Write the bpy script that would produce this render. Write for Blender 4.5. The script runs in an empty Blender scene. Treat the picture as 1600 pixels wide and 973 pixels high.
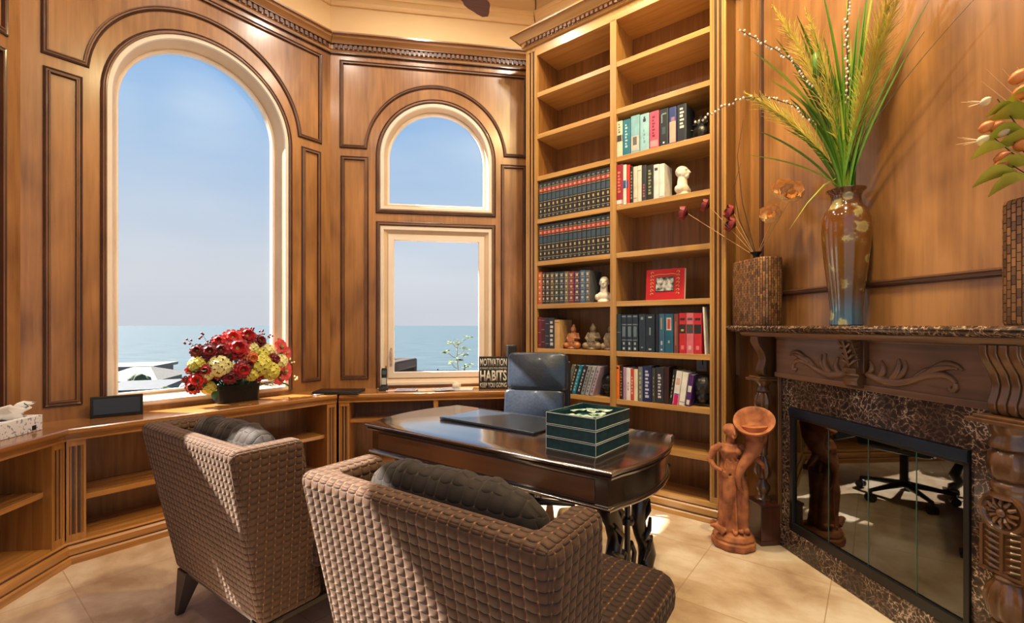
import bpy, bmesh, math, random
from mathutils import Vector, Matrix, noise
random.seed(7)
PI = math.pi
S = bpy.context.scene
COL = S.collection

# ------------------------------------------------------------------ camera
cam_d = bpy.data.cameras.new('camera'); cam = bpy.data.objects.new('camera', cam_d); COL.objects.link(cam)
cam_d.sensor_width = 36.0; cam_d.lens = 36.0 * 725 / 1600; cam_d.shift_y = 22 / 1600
cam_d.clip_start = 0.05; cam_d.clip_end = 60000
cam.location = (0, 0, 1.35); cam.rotation_euler = (PI / 2, 0, 0)
S.camera = cam
# ------------------------------------------------------------------ exposure
S.view_settings.view_transform = 'Standard'; S.view_settings.look = 'None'
S.view_settings.exposure = 0.0; S.view_settings.gamma = 1.0
try: S.view_settings.use_curve_mapping = False
except Exception: pass
S.cycles.use_denoising = True
S.cycles.max_bounces = 7; S.cycles.diffuse_bounces = 4; S.cycles.glossy_bounces = 4
S.cycles.transparent_max_bounces = 12
S.cycles.sample_clamp_indirect = 4.0

def lin(c):
    return tuple((x / 255 / 12.92) if x / 255 <= .04045 else ((x / 255 + .055) / 1.055) ** 2.4 for x in c)
# ------------------------------------------------------------------ sky
W = bpy.data.worlds.new('sky'); S.world = W; W.use_nodes = True
nt = W.node_tree; nt.nodes.clear()
tc = nt.nodes.new('ShaderNodeTexCoord'); sep = nt.nodes.new('ShaderNodeSeparateXYZ')
nt.links.new(tc.outputs['Generated'], sep.inputs[0])
rp = nt.nodes.new('ShaderNodeValToRGB'); cr = rp.color_ramp
cr.elements[0].position = 0.0; cr.elements[0].color = (*lin((196, 200, 208)), 1)
cr.elements[1].position = 0.95; cr.elements[1].color = (*lin((70, 130, 205)), 1)
for p, c in ((.10, (200, 206, 214)), (.22, (178, 198, 220)), (.36, (140, 180, 220)), (.52, (100, 160, 220))):
    e = cr.elements.new(p); e.color = (*lin(c), 1)
nt.links.new(sep.outputs[2], rp.inputs[0])
mp = nt.nodes.new('ShaderNodeMapping'); mp.inputs['Scale'].default_value = (1.2, 1.2, 5)
nz = nt.nodes.new('ShaderNodeTexNoise'); nz.inputs['Scale'].default_value = 1.6; nz.inputs['Detail'].default_value = 4
nt.links.new(tc.outputs['Generated'], mp.inputs[0]); nt.links.new(mp.outputs[0], nz.inputs['Vector'])
r2 = nt.nodes.new('ShaderNodeValToRGB'); r2.color_ramp.elements[0].position = .45; r2.color_ramp.elements[1].position = .8
nt.links.new(nz.outputs[0], r2.inputs[0])
mm = nt.nodes.new('ShaderNodeMath'); mm.operation = 'MULTIPLY'; mm.inputs[1].default_value = .35
nt.links.new(r2.outputs[0], mm.inputs[0])
mx = nt.nodes.new('ShaderNodeMixRGB'); mx.inputs[2].default_value = (*lin((222, 226, 232)), 1)
nt.links.new(mm.outputs[0], mx.inputs[0]); nt.links.new(rp.outputs[0], mx.inputs[1])
bg = nt.nodes.new('ShaderNodeBackground'); bg.inputs[1].default_value = 1.12
wo = nt.nodes.new('ShaderNodeOutputWorld')
nt.links.new(mx.outputs[0], bg.inputs[0]); nt.links.new(bg.outputs[0], wo.inputs[0])
# ------------------------------------------------------------------ sun
sd = bpy.data.lights.new('sun', 'SUN'); sd.energy = 30.0; sd.angle = math.radians(.6); sd.color = (1.0, .93, .82)
sun = bpy.data.objects.new('sun', sd); COL.objects.link(sun)
SUN_DIR = Vector((1.019, -.154, -1.018)).normalized()
sun.rotation_euler = SUN_DIR.to_track_quat('-Z', 'Y').to_euler(); sun.location = (-8, 4, 9)

# ------------------------------------------------------------------ unseen ceiling lamps, most of them added to brighten the room
UNSEEN_CAN_SPOTS = [(-1.55, 2.9), (-.75, 3.45), (.35, 3.25), (.95, 2.35), (.85, 1.2), (.1, .35), (-1.1, .6), (-1.8, 1.6)]
UNSEEN_CAN_POWER = 24
def unseen_can_light(x, y, z):
    ld = bpy.data.lights.new('unseen_lamp_light', 'AREA'); ld.shape = 'DISK'; ld.size = .16
    ld.energy = UNSEEN_CAN_POWER; ld.color = (1.0, .88, .74); ld.spread = math.radians(165)
    lo = bpy.data.objects.new('unseen_lamp_light', ld); COL.objects.link(lo); lo.location = (x, y, z - .03)
    return lo

# ------------------------------------------------------------------ materials
def mat(name, c1, c2=None, rough=.5, scale=(1, 1, 1), nscale=5, detail=4, metallic=0, bump=0, coat=0, spec=.5, lo=.3, hi=.7, c3=None, sheen=0, distortion=0):
    m = bpy.data.materials.new(name); m.use_nodes = True
    n = m.node_tree; b = n.nodes['Principled BSDF']
    b.inputs['Roughness'].default_value = rough; b.inputs['Metallic'].default_value = metallic
    b.inputs['Coat Weight'].default_value = coat; b.inputs['Coat Roughness'].default_value = .12
    b.inputs['Specular IOR Level'].default_value = spec; b.inputs['Sheen Weight'].default_value = sheen
    if c2 is None:
        c2 = tuple(max(0, x * .88) for x in c1)
    t = n.nodes.new('ShaderNodeTexCoord'); mp = n.nodes.new('ShaderNodeMapping'); mp.inputs['Scale'].default_value = scale
    z = n.nodes.new('ShaderNodeTexNoise'); z.inputs['Scale'].default_value = nscale; z.inputs['Detail'].default_value = detail
    z.inputs['Distortion'].default_value = distortion
    r = n.nodes.new('ShaderNodeValToRGB')
    r.color_ramp.elements[0].position = lo; r.color_ramp.elements[1].position = hi
    r.color_ramp.elements[0].color = (*lin(c2), 1); r.color_ramp.elements[1].color = (*lin(c1), 1)
    if c3:
        e = r.color_ramp.elements.new((lo + hi) / 2); e.color = (*lin(c3), 1)
    L = n.links.new
    L(t.outputs['Object'], mp.inputs[0]); L(mp.outputs[0], z.inputs['Vector']); L(z.outputs[0], r.inputs[0]); L(r.outputs[0], b.inputs['Base Color'])
    if bump:
        bp = n.nodes.new('ShaderNodeBump'); bp.inputs['Strength'].default_value = bump; bp.inputs['Distance'].default_value = .01
        L(z.outputs[0], bp.inputs['Height']); L(bp.outputs[0], b.inputs['Normal'])
    return m

def wood(name, c1, c2, axis='z', rough=.32, coat=.35, grain=9, mott=.55):
    """streaked grain along one object axis plus a slow mottle"""
    m = bpy.data.materials.new(name); m.use_nodes = True
    n = m.node_tree; b = n.nodes['Principled BSDF']; L = n.links.new
    b.inputs['Roughness'].default_value = rough; b.inputs['Coat Weight'].default_value = coat; b.inputs['Coat Roughness'].default_value = .18
    t = n.nodes.new('ShaderNodeTexCoord')
    def nz(sc, ns, det, dist=0):
        mp = n.nodes.new('ShaderNodeMapping'); mp.inputs['Scale'].default_value = sc
        z = n.nodes.new('ShaderNodeTexNoise'); z.inputs['Scale'].default_value = ns; z.inputs['Detail'].default_value = det; z.inputs['Distortion'].default_value = dist
        L(t.outputs['Object'], mp.inputs[0]); L(mp.outputs[0], z.inputs['Vector']); return z
    k = {'z': (1, 1, .06), 'x': (.06, 1, 1), 'y': (1, .06, 1)}[axis]
    k2 = {'z': (1, 1, .35), 'x': (.35, 1, 1), 'y': (1, .35, 1)}[axis]
    a = nz(k, grain * 4, 5, .4); bb = nz(k2, 3.2, 3, .8)
    ad = n.nodes.new('ShaderNodeMath'); ad.operation = 'MULTIPLY_ADD'; ad.inputs[1].default_value = 1 - mott
    L(a.outputs[0], ad.inputs[0])
    mu = n.nodes.new('ShaderNodeMath'); mu.operation = 'MULTIPLY'; mu.inputs[1].default_value = mott
    L(bb.outputs[0], mu.inputs[0]); L(mu.outputs[0], ad.inputs[2])
    r = n.nodes.new('ShaderNodeValToRGB'); r.color_ramp.elements[0].position = .34; r.color_ramp.elements[1].position = .64
    r.color_ramp.elements[0].color = (*lin(c2), 1); r.color_ramp.elements[1].color = (*lin(c1), 1)
    L(ad.outputs[0], r.inputs[0]); L(r.outputs[0], b.inputs['Base Color'])
    return m

M = {}
M['panel'] = wood('honey_maple_panel', (172, 122, 72), (112, 72, 38), mott=.7)
M['panel_h'] = wood('honey_maple_horizontal', (174, 126, 74), (126, 82, 42), 'x')
M['glaze'] = mat('dark_glazed_moulding', (74, 40, 28), (52, 27, 20), rough=.35, coat=.3)
M['glaze_mid'] = mat('moulding_crown', (122, 84, 56), (96, 62, 40), rough=.5, coat=.1)
M['case'] = wood('bookcase_oak', (190, 146, 86), (150, 108, 56), 'z', grain=8, mott=.4)
M['case_h'] = wood('bookcase_oak_horizontal', (196, 152, 92), (160, 116, 62), 'x', grain=8, mott=.4)
M['case_back'] = wood('bookcase_back', (150, 104, 56), (116, 76, 38), 'z', grain=10, mott=.35)
M['cab'] = wood('cabinet_oak', (176, 122, 60), (132, 84, 36), 'z', grain=8, mott=.4)
M['cab_h'] = wood('cabinet_oak_horizontal', (180, 124, 64), (134, 86, 38), 'x', grain=8, mott=.4, rough=.22, coat=.6)
M['jamb'] = mat('cream_window_frame', (226, 212, 198), (218, 202, 186), rough=.4)
M['jamb2'] = mat('tan_window_reveal', (208, 182, 152), (198, 170, 140), rough=.5)
M['plaster'] = mat('warm_plaster', (238, 210, 160), (232, 202, 150), rough=.8, nscale=2)
M['dark'] = wood('carved_walnut', (130, 94, 66), (76, 50, 34), 'x', grain=6, rough=.38, coat=.3)
M['dark_v'] = wood('carved_walnut_vertical', (118, 80, 44), (68, 42, 24), 'z', grain=6, rough=.3, coat=.5)
M['dark_red'] = wood('mahogany_plinth', (82, 42, 26), (52, 26, 18), 'z', rough=.3, coat=.4)
M['desk'] = wood('desk_mahogany', (52, 32, 24), (24, 16, 14), 'x', grain=5, rough=.16, coat=1)
M['desk_panel'] = wood('desk_rosewood', (150, 98, 58), (60, 38, 26), 'x', grain=3, rough=.3, coat=.4, mott=.6)
M['desk_leg'] = wood('carved_leg_mahogany', (40, 26, 20), (18, 12, 11), 'z', rough=.3, coat=.4)
M['black'] = mat('black_plastic', (22, 22, 24), rough=.35)
M['black_soft'] = mat('black_cloth', (26, 25, 27), rough=.7)
M['leather'] = mat('black_leather_sky_tint', (40, 50, 66), (30, 38, 50), rough=.32, bump=.08, nscale=60, coat=.3)  # blue of the reflected sky mixed into the black base colour
M['green_leather'] = mat('dark_green_leather', (30, 74, 78), (20, 52, 56), rough=.35, bump=.05, nscale=40)
M['stitch'] = mat('pale_stitching', (188, 196, 196), rough=.6)
M['paper'] = mat('paper', (232, 226, 214), (220, 214, 200), rough=.7)
M['metal'] = mat('dark_metal', (60, 60, 62), rough=.35, metallic=.8)
M['chrome'] = mat('chrome', (200, 200, 205), rough=.12, metallic=1)
M['bluebar'] = mat('blue_black_metal', (46, 60, 78), (34, 44, 58), rough=.35, metallic=.6)
M['firebox'] = mat('dark_firebox', (26, 24, 23), (14, 13, 12), rough=.9)  # near-black mottled sheet behind the fireplace doors
M['log'] = mat('ceramic_log', (86, 72, 60), (50, 42, 36), rough=.9, nscale=12, bump=.4)
M['legs'] = mat('bronze_brown_leg', (70, 60, 54), (58, 50, 46), rough=.4, metallic=.3)
M['marble_bust'] = mat('white_plaster_bust', (232, 224, 210), (214, 204, 188), rough=.55)
M['terracotta'] = mat('terracotta', (186, 118, 72), (112, 64, 40), rough=.75, nscale=16, bump=.5, c3=(162, 96, 58))
M['terra_fig'] = mat('orange_clay', (190, 124, 80), (128, 74, 46), rough=.6, nscale=30, bump=.2)
M['grey_fig'] = mat('grey_brown_stone', (150, 132, 108), (78, 62, 48), rough=.6, nscale=30, bump=.3)
M['black_fig'] = mat('black_carved_stone', (40, 40, 40), (14, 14, 16), rough=.35, nscale=40, bump=.4)
M['soil'] = mat('beach_ground', (150, 140, 120), (120, 110, 92), rough=.9, nscale=.4)

def floor_mat():
    m = bpy.data.materials.new('travertine_tiles'); m.use_nodes = True
    n = m.node_tree; b = n.nodes['Principled BSDF']; L = n.links.new
    t = n.nodes.new('ShaderNodeTexCoord'); mp = n.nodes.new('ShaderNodeMapping')
    mp.inputs['Rotation'].default_value = (0, 0, math.radians(38 + 0)); mp.inputs['Location'].default_value = (.18, .12, 0)
    L(t.outputs['Object'], mp.inputs[0])
    br = n.nodes.new('ShaderNodeTexBrick'); br.offset = 0; br.inputs['Scale'].default_value = 1
    br.inputs['Brick Width'].default_value = .61; br.inputs['Row Height'].default_value = .61
    br.inputs['Mortar Size'].default_value = .003; br.inputs['Mortar Smooth'].default_value = .3
    br.inputs['Color1'].default_value = (.25, .25, .25, 1); br.inputs['Color2'].default_value = (.85, .85, .85, 1); br.inputs['Mortar'].default_value = (.5, .5, .5, 1)
    L(mp.outputs[0], br.inputs['Vector'])
    z = n.nodes.new('ShaderNodeTexNoise'); z.inputs['Scale'].default_value = 2.2; z.inputs['Detail'].default_value = 9; z.inputs['Roughness'].default_value = .62; z.inputs['Distortion'].default_value = .2
    mp2 = n.nodes.new('ShaderNodeMapping'); mp2.inputs['Scale'].default_value = (1, 1.3, 1); L(mp.outputs[0], mp2.inputs[0]); L(mp2.outputs[0], z.inputs['Vector'])
    mixf = n.nodes.new('ShaderNodeMixRGB'); mixf.inputs[0].default_value = .16
    L(z.outputs[0], mixf.inputs[1]); L(br.outputs['Color'], mixf.inputs[2])
    r = n.nodes.new('ShaderNodeValToRGB'); r.color_ramp.elements[0].position = .36; r.color_ramp.elements[1].position = .66
    r.color_ramp.elements[0].color = (*lin((158, 128, 102)), 1); r.color_ramp.elements[1].color = (*lin((216, 200, 182)), 1)
    e = r.color_ramp.elements.new(.5); e.color = (*lin((190, 164, 138)), 1)
    L(mixf.outputs[0], r.inputs[0])
    mo = n.nodes.new('ShaderNodeMixRGB'); mo.inputs[2].default_value = (*lin((150, 118, 90)), 1)
    fm = n.nodes.new('ShaderNodeMath'); fm.operation = 'MULTIPLY'; fm.inputs[1].default_value = .6
    L(br.outputs['Fac'], fm.inputs[0]); L(fm.outputs[0], mo.inputs[0]); L(r.outputs[0], mo.inputs[1]); L(mo.outputs[0], b.inputs['Base Color'])
    b.inputs['Roughness'].default_value = .3
    return m
M['floor'] = floor_mat()

def marble_mat(name='dark_emperador_marble', k=1.0):
    m = bpy.data.materials.new(name); m.use_nodes = True
    n = m.node_tree; b = n.nodes['Principled BSDF']; L = n.links.new
    t = n.nodes.new('ShaderNodeTexCoord')
    d = n.nodes.new('ShaderNodeTexNoise'); d.inputs['Scale'].default_value = 9; d.inputs['Detail'].default_value = 5
    L(t.outputs['Object'], d.inputs['Vector'])
    va = n.nodes.new('ShaderNodeMixRGB'); va.blend_type = 'ADD'; va.inputs[0].default_value = .12
    L(t.outputs['Object'], va.inputs[1]); L(d.outputs['Color'], va.inputs[2])
    v = n.nodes.new('ShaderNodeTexVoronoi'); v.feature = 'DISTANCE_TO_EDGE'; v.inputs['Scale'].default_value = 34 * k
    L(va.outputs[0], v.inputs['Vector'])
    v2 = n.nodes.new('ShaderNodeTexVoronoi'); v2.feature = 'DISTANCE_TO_EDGE'; v2.inputs['Scale'].default_value = 80 * k
    L(va.outputs[0], v2.inputs['Vector'])
    mn = n.nodes.new('ShaderNodeMath'); mn.operation = 'MULTIPLY_ADD'; mn.inputs[1].default_value = .55
    L(v2.outputs['Distance'], mn.inputs[0]); L(v.outputs['Distance'], mn.inputs[2])
    n2 = n.nodes.new('ShaderNodeTexNoise'); n2.inputs['Scale'].default_value = 6; n2.inputs['Detail'].default_value = 3
    L(t.outputs['Object'], n2.inputs['Vector'])
    m3 = n.nodes.new('ShaderNodeMath'); m3.operation = 'MULTIPLY_ADD'; m3.inputs[1].default_value = .35; 
    L(n2.outputs[0], m3.inputs[0]); L(mn.outputs[0], m3.inputs[2])
    r = n.nodes.new('ShaderNodeValToRGB'); el = r.color_ramp.elements
    el[0].position = .175; el[0].color = (*lin((206, 186, 162)), 1); el[1].position = .48; el[1].color = (*lin((50, 38, 33)), 1)
    e = el.new(.21); e.color = (*lin((156, 132, 112)), 1); e = el.new(.28); e.color = (*lin((88, 68, 56)), 1)
    L(m3.outputs[0], r.inputs[0]); L(r.outputs[0], b.inputs['Base Color'])
    b.inputs['Roughness'].default_value = .15
    return m
M['marble'] = marble_mat()

def glass_mat():
    m = bpy.data.materials.new('window_glass'); m.use_nodes = True; n = m.node_tree; n.nodes.clear()
    o = n.nodes.new('ShaderNodeOutputMaterial'); mx = n.nodes.new('ShaderNodeMixShader'); mx.inputs[0].default_value = .015
    a = n.nodes.new('ShaderNodeBsdfTransparent'); a.inputs[0].default_value = (1, 1, 1, 1)
    g = n.nodes.new('ShaderNodeBsdfGlossy'); g.inputs['Roughness'].default_value = .3
    n.links.new(a.outputs[0], mx.inputs[1]); n.links.new(g.outputs[0], mx.inputs[2]); n.links.new(mx.outputs[0], o.inputs[0])
    return m
M['glass'] = glass_mat()
def fire_glass():
    m = bpy.data.materials.new('smoked_fire_glass'); m.use_nodes = True; n = m.node_tree; n.nodes.clear()
    o = n.nodes.new('ShaderNodeOutputMaterial'); mx = n.nodes.new('ShaderNodeMixShader'); mx.inputs[0].default_value = .15
    a = n.nodes.new('ShaderNodeBsdfTransparent'); a.inputs[0].default_value = (.28, .29, .28, 1)
    g = n.nodes.new('ShaderNodeBsdfGlossy'); g.inputs['Roughness'].default_value = .015; g.inputs['Color'].default_value = (.9, .93, .9, 1)
    n.links.new(a.outputs[0], mx.inputs[1]); n.links.new(g.outputs[0], mx.inputs[2]); n.links.new(mx.outputs[0], o.inputs[0])
    return m
M['fire_glass'] = fire_glass()
def emis(name, c, s):
    m = bpy.data.materials.new(name); m.use_nodes = True; b = m.node_tree.nodes['Principled BSDF']
    b.inputs['Base Color'].default_value = (*c, 1); b.inputs['Emission Color'].default_value = (*c, 1); b.inputs['Emission Strength'].default_value = s
    return m
M['lamp'] = emis('unseen_lamp_lens', (1, .78, .5), 3)  # glowing lens of the unseen ceiling lamps

def fabric_mat(name, base, dark, thread, cu=.034, cv=.027, sheen=.6, bump=1.0, threadf=1.0):
    m = bpy.data.materials.new(name); m.use_nodes = True; n = m.node_tree; L = n.links.new; b = n.nodes['Principled BSDF']
    uv = n.nodes.new('ShaderNodeUVMap'); uv.uv_map = 'UVMap'; sp = n.nodes.new('ShaderNodeSeparateXYZ'); L(uv.outputs[0], sp.inputs[0])
    def math_(op, a, b_=None, c=None):
        q = n.nodes.new('ShaderNodeMath'); q.operation = op
        for i, v in enumerate((a, b_, c)):
            if v is None: continue
            if isinstance(v, (int, float)): q.inputs[i].default_value = v
            else: L(v, q.inputs[i])
        return q.outputs[0]
    u = math_('MULTIPLY', sp.outputs[0], PI / cu); v = math_('MULTIPLY', sp.outputs[1], PI / cv)
    # rounded cells: rows sag a little between the seams
    su = math_('ABSOLUTE', math_('SINE', u)); sag = math_('MULTIPLY', su, .45)
    sv = math_('ABSOLUTE', math_('SINE', math_('ADD', v, sag)))
    puff = math_('POWER', math_('MULTIPLY', su, sv), .38)
    seam_u = math_('POWER', math_('SUBTRACT', 1, su), 5); seam_v = math_('POWER', math_('SUBTRACT', 1, sv), 2.5)
    bead = math_('MULTIPLY', math_('MULTIPLY_ADD', seam_v, .9, .22), seam_u)
    nz = n.nodes.new('ShaderNodeTexNoise'); nz.inputs['Scale'].default_value = 8; nz.inputs['Detail'].default_value = 4
    t = n.nodes.new('ShaderNodeTexCoord'); L(t.outputs['Object'], nz.inputs['Vector'])
    fac = math_('MULTIPLY_ADD', nz.outputs[0], .5, math_('MULTIPLY', puff, .75)); 
    r = n.nodes.new('ShaderNodeValToRGB'); r.color_ramp.elements[0].position = .35; r.color_ramp.elements[1].position = 1.0
    r.color_ramp.elements[0].color = (*lin(dark), 1); r.color_ramp.elements[1].color = (*lin(base), 1)
    L(fac, r.inputs[0])
    mxx = n.nodes.new('ShaderNodeMixRGB'); mxx.inputs[2].default_value = (*lin(thread), 1)
    cl = n.nodes.new('ShaderNodeClamp'); L(math_('MULTIPLY', bead, 1.1 * threadf), cl.inputs[0])
    L(cl.outputs[0], mxx.inputs[0]); L(r.outputs[0], mxx.inputs[1]); L(mxx.outputs[0], b.inputs['Base Color'])
    bp = n.nodes.new('ShaderNodeBump'); bp.inputs['Strength'].default_value = bump; bp.inputs['Distance'].default_value = .006
    L(puff, bp.inputs['Height']); L(bp.outputs[0], b.inputs['Normal'])
    b.inputs['Roughness'].default_value = .75; b.inputs['Sheen Weight'].default_value = sheen; b.inputs['Sheen Roughness'].default_value = .4
    b.inputs['Sheen Tint'].default_value = (1, .85, .72, 1); b.inputs['Specular IOR Level'].default_value = .2
    return m
M['fabric'] = fabric_mat('quilted_brown_velvet', (84, 60, 44), (28, 18, 13), (178, 124, 88), sheen=.1)
M['fabric_seat'] = fabric_mat('quilted_dark_velvet', (56, 38, 31), (22, 15, 12), (164, 116, 84), cu=.038, cv=.03, sheen=.05)
M['fabric_pillow'] = fabric_mat('dark_velvet_pillow', (46, 38, 34), (18, 14, 12), (104, 84, 72), cu=.045, cv=.04, sheen=.15, bump=.5, threadf=.5)

# ------------------------------------------------------------------ mesh builder
def rotz(a): return Matrix.Rotation(a, 4, 'Z')
class MB:
    def __init__(s, X=None):
        s.v = []; s.f = []; s.m = []; s.X = X or Matrix.Identity(4)
    def add(s, vs, fs, mi=0):
        o = len(s.v); s.v += [s.X @ Vector(p) for p in vs]
        s.f += [[i + o for i in f] for f in fs]
        s.m += ([mi] * len(fs)) if isinstance(mi, int) else mi
        return s
    def box(s, x0, x1, y0, y1, z0, z1, mi=0):
        vs = [(x, y, z) for z in (z0, z1) for y in (y0, y1) for x in (x0, x1)]
        return s.add(vs, [(0, 2, 3, 1), (4, 5, 7, 6), (0, 1, 5, 4), (2, 6, 7, 3), (0, 4, 6, 2), (1, 3, 7, 5)], mi)
    def prism(s, pts, a, b, to3=lambda p, h: (p[0], p[1], h), mi=0, caps=True):
        n = len(pts); vs = [to3(p, a) for p in pts] + [to3(p, b) for p in pts]
        fs = [(i, (i + 1) % n, n + (i + 1) % n, n + i) for i in range(n)]
        if caps: fs += [tuple(range(n - 1, -1, -1)), tuple(range(n, 2 * n))]
        return s.add(vs, fs, mi)
    def loft(s, rings, closed=True, caps=True, mi=0):
        n = len(rings[0]); vs = [p for r in rings for p in r]; fs = []
        for k in range(len(rings) - 1):
            for i in range(n if closed else n - 1):
                j = (i + 1) % n; fs.append((k * n + i, k * n + j, (k + 1) * n + j, (k + 1) * n + i))
        if caps and closed:
            fs.append(tuple(range(n - 1, -1, -1))); fs.append(tuple((len(rings) - 1) * n + i for i in range(n)))
        return s.add(vs, fs, mi)
    def lathe(s, prof, seg=32, c=(0, 0, 0), mi=0, rad=None, caps=True):
        rings = []
        for r, z in prof:
            rings.append([(c[0] + (r * (rad(k / seg * 2 * PI, z) if rad else 1)) * math.cos(k / seg * 2 * PI),
                           c[1] + (r * (rad(k / seg * 2 * PI, z) if rad else 1)) * math.sin(k / seg * 2 * PI), c[2] + z) for k in range(seg)])
        return s.loft(rings, True, caps, mi)
    def tube(s, pts, r, seg=8, mi=0, flat=1.0, up=None):
        pts = [Vector(p) for p in pts]; rr = r if isinstance(r, (list, tuple)) else [r] * len(pts)
        rings = []; prev = None
        for i, p in enumerate(pts):
            t = (pts[min(i + 1, len(pts) - 1)] - pts[max(i - 1, 0)]).normalized()
            if up is not None: a = Vector(up).cross(t)
            else:
                a = prev - t * prev.dot(t) if prev is not None else t.orthogonal()
            if a.length < 1e-6: a = t.orthogonal()
            a.normalize(); prev = a; b = t.cross(a)
            rings.append([p + a * (math.cos(k / seg * 2 * PI) * rr[i]) + b * (math.sin(k / seg * 2 * PI) * rr[i] * flat) for k in range(seg)])
        return s.loft(rings, True, True, mi)
    def sweep(s, path, prof, to3, closed=True, mi=0):
        """path: 2D points; prof: (offset to the left of the path, height); mitred"""
        n = len(path); P = [Vector(p) for p in path]; rings = []
        for i in range(n):
            if closed or 0 < i < n - 1:
                d0 = (P[i] - P[i - 1]).normalized(); d1 = (P[(i + 1) % n] - P[i]).normalized()
            else:
                d0 = d1 = ((P[1] - P[0]) if i == 0 else (P[-1] - P[-2])).normalized()
            n0 = Vector((-d0.y, d0.x)); n1 = Vector((-d1.y, d1.x)); m = n0 + n1
            m = m / max(.25, m.dot(n0)) if m.length > 1e-6 else n0
            rings.append([to3(P[i] + m * u, h) for u, h in prof])
        k = len(prof); vs = [p for r in rings for p in r]; fs = []; ms = []
        for i in range(n if closed else n - 1):
            j = (i + 1) % n
            for q in range(k - 1):
                fs.append((i * k + q, i * k + q + 1, j * k + q + 1, j * k + q)); ms.append(mi if isinstance(mi, int) else mi[q])
        if not closed:
            fs.append(tuple(range(k))); ms.append(0 if not isinstance(mi, int) else mi)
            fs.append(tuple((n - 1) * k + q for q in range(k - 1, -1, -1))); ms.append(0 if not isinstance(mi, int) else mi)
        return s.add(vs, fs, ms)
    def ext(s, prof, t0, t1, k0=0.0, k1=0.0, mi=0):
        """extrude an (n, z) outline along local x; ends mitred by k*n; n points into the room (-y)"""
        n = len(prof)
        vs = [(t0 + k0 * p[0], -p[0], p[1]) for p in prof] + [(t1 - k1 * p[0], -p[0], p[1]) for p in prof]
        fs = [(i, (i + 1) % n, n + (i + 1) % n, n + i) for i in range(n)] + [tuple(range(n)), tuple(range(2 * n - 1, n - 1, -1))]
        return s.add(vs, fs, mi)
    def ball(s, c, r, seg=12, rings=8, mi=0, sc=(1, 1, 1)):
        vs = []; fs = []
        R = []
        for i in range(1, rings):
            a = PI * i / rings
            R.append([(c[0] + r * sc[0] * math.sin(a) * math.cos(k / seg * 2 * PI), c[1] + r * sc[1] * math.sin(a) * math.sin(k / seg * 2 * PI), c[2] - r * sc[2] * math.cos(a)) for k in range(seg)])
        vs = [p for q in R for p in q]; b0 = len(vs); vs += [(c[0], c[1], c[2] - r * sc[2]), (c[0], c[1], c[2] + r * sc[2])]
        for i in range(len(R) - 1):
            for k in range(seg):
                j = (k + 1) % seg; fs.append((i * seg + k, i * seg + j, (i + 1) * seg + j, (i + 1) * seg + k))
        for k in range(seg):
            j = (k + 1) % seg; fs.append((b0, j, k)); fs.append((b0 + 1, (len(R) - 1) * seg + k, (len(R) - 1) * seg + j))
        return s.add(vs, fs, mi)
    def build(s, name, mats, parent=None, smooth=35, bevel=0, bseg=2, uv=False, sub=0, thing=None):
        me = bpy.data.meshes.new(name); me.from_pydata([tuple(p) for p in s.v], [], s.f)
        if not isinstance(mats, (list, tuple)): mats = [mats]
        for m in mats: me.materials.append(m)
        for p, mi in zip(me.polygons, s.m): p.material_index = mi
        bm = bmesh.new(); bm.from_mesh(me); bmesh.ops.recalc_face_normals(bm, faces=bm.faces)
        if uv:
            ul = bm.loops.layers.uv.new('UVMap')
            for f in bm.faces:
                nn = f.normal; a = max(range(3), key=lambda i: abs(nn[i]))
                for l in f.loops:
                    c = l.vert.co
                    l[ul].uv = (c.y, c.z) if a == 0 else ((c.x, c.z) if a == 1 else (c.x, c.y))
        bm.to_mesh(me); bm.free()
        if smooth:
            me.shade_smooth() if hasattr(me, 'shade_smooth') else None
            try: me.set_sharp_from_angle(angle=math.radians(smooth))
            except Exception: pass
        o = bpy.data.objects.new(name, me); COL.objects.link(o)
        if parent: o.parent = parent
        if bevel:
            b = o.modifiers.new('bevel', 'BEVEL'); b.width = bevel; b.segments = bseg; b.limit_method = 'ANGLE'; b.angle_limit = math.radians(40)
            b.harden_normals = False
        if sub:
            q = o.modifiers.new('sub', 'SUBSURF'); q.levels = sub; q.render_levels = sub
        return o

def tag(o, label, cat, group=None, kind=None):
    o['label'] = label; o['category'] = cat
    if group: o['group'] = group
    if kind: o['kind'] = kind
    return o
def struct(o): o['kind'] = 'structure'; return o
def thing(name, label, cat, loc=(0, 0, 0), rz=0, group=None):
    o = bpy.data.objects.new(name, None); COL.objects.link(o); o.empty_display_size = .1
    o.location = loc; o.rotation_euler = (0, 0, rz)
    return tag(o, label, cat, group)
def copy_thing(o, loc=None, rz=None, label=None):
    c = o.copy(); COL.objects.link(c)
    if loc: c.location = loc
    if rz is not None: c.rotation_euler = (0, 0, rz)
    if label: c['label'] = label
    for ch in list(o.children):
        d = ch.copy(); COL.objects.link(d); d.parent = c
        for g in list(ch.children):
            e = g.copy(); COL.objects.link(e); e.parent = d
    return c
def place(o, X):
    o.matrix_world = X; return o

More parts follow.
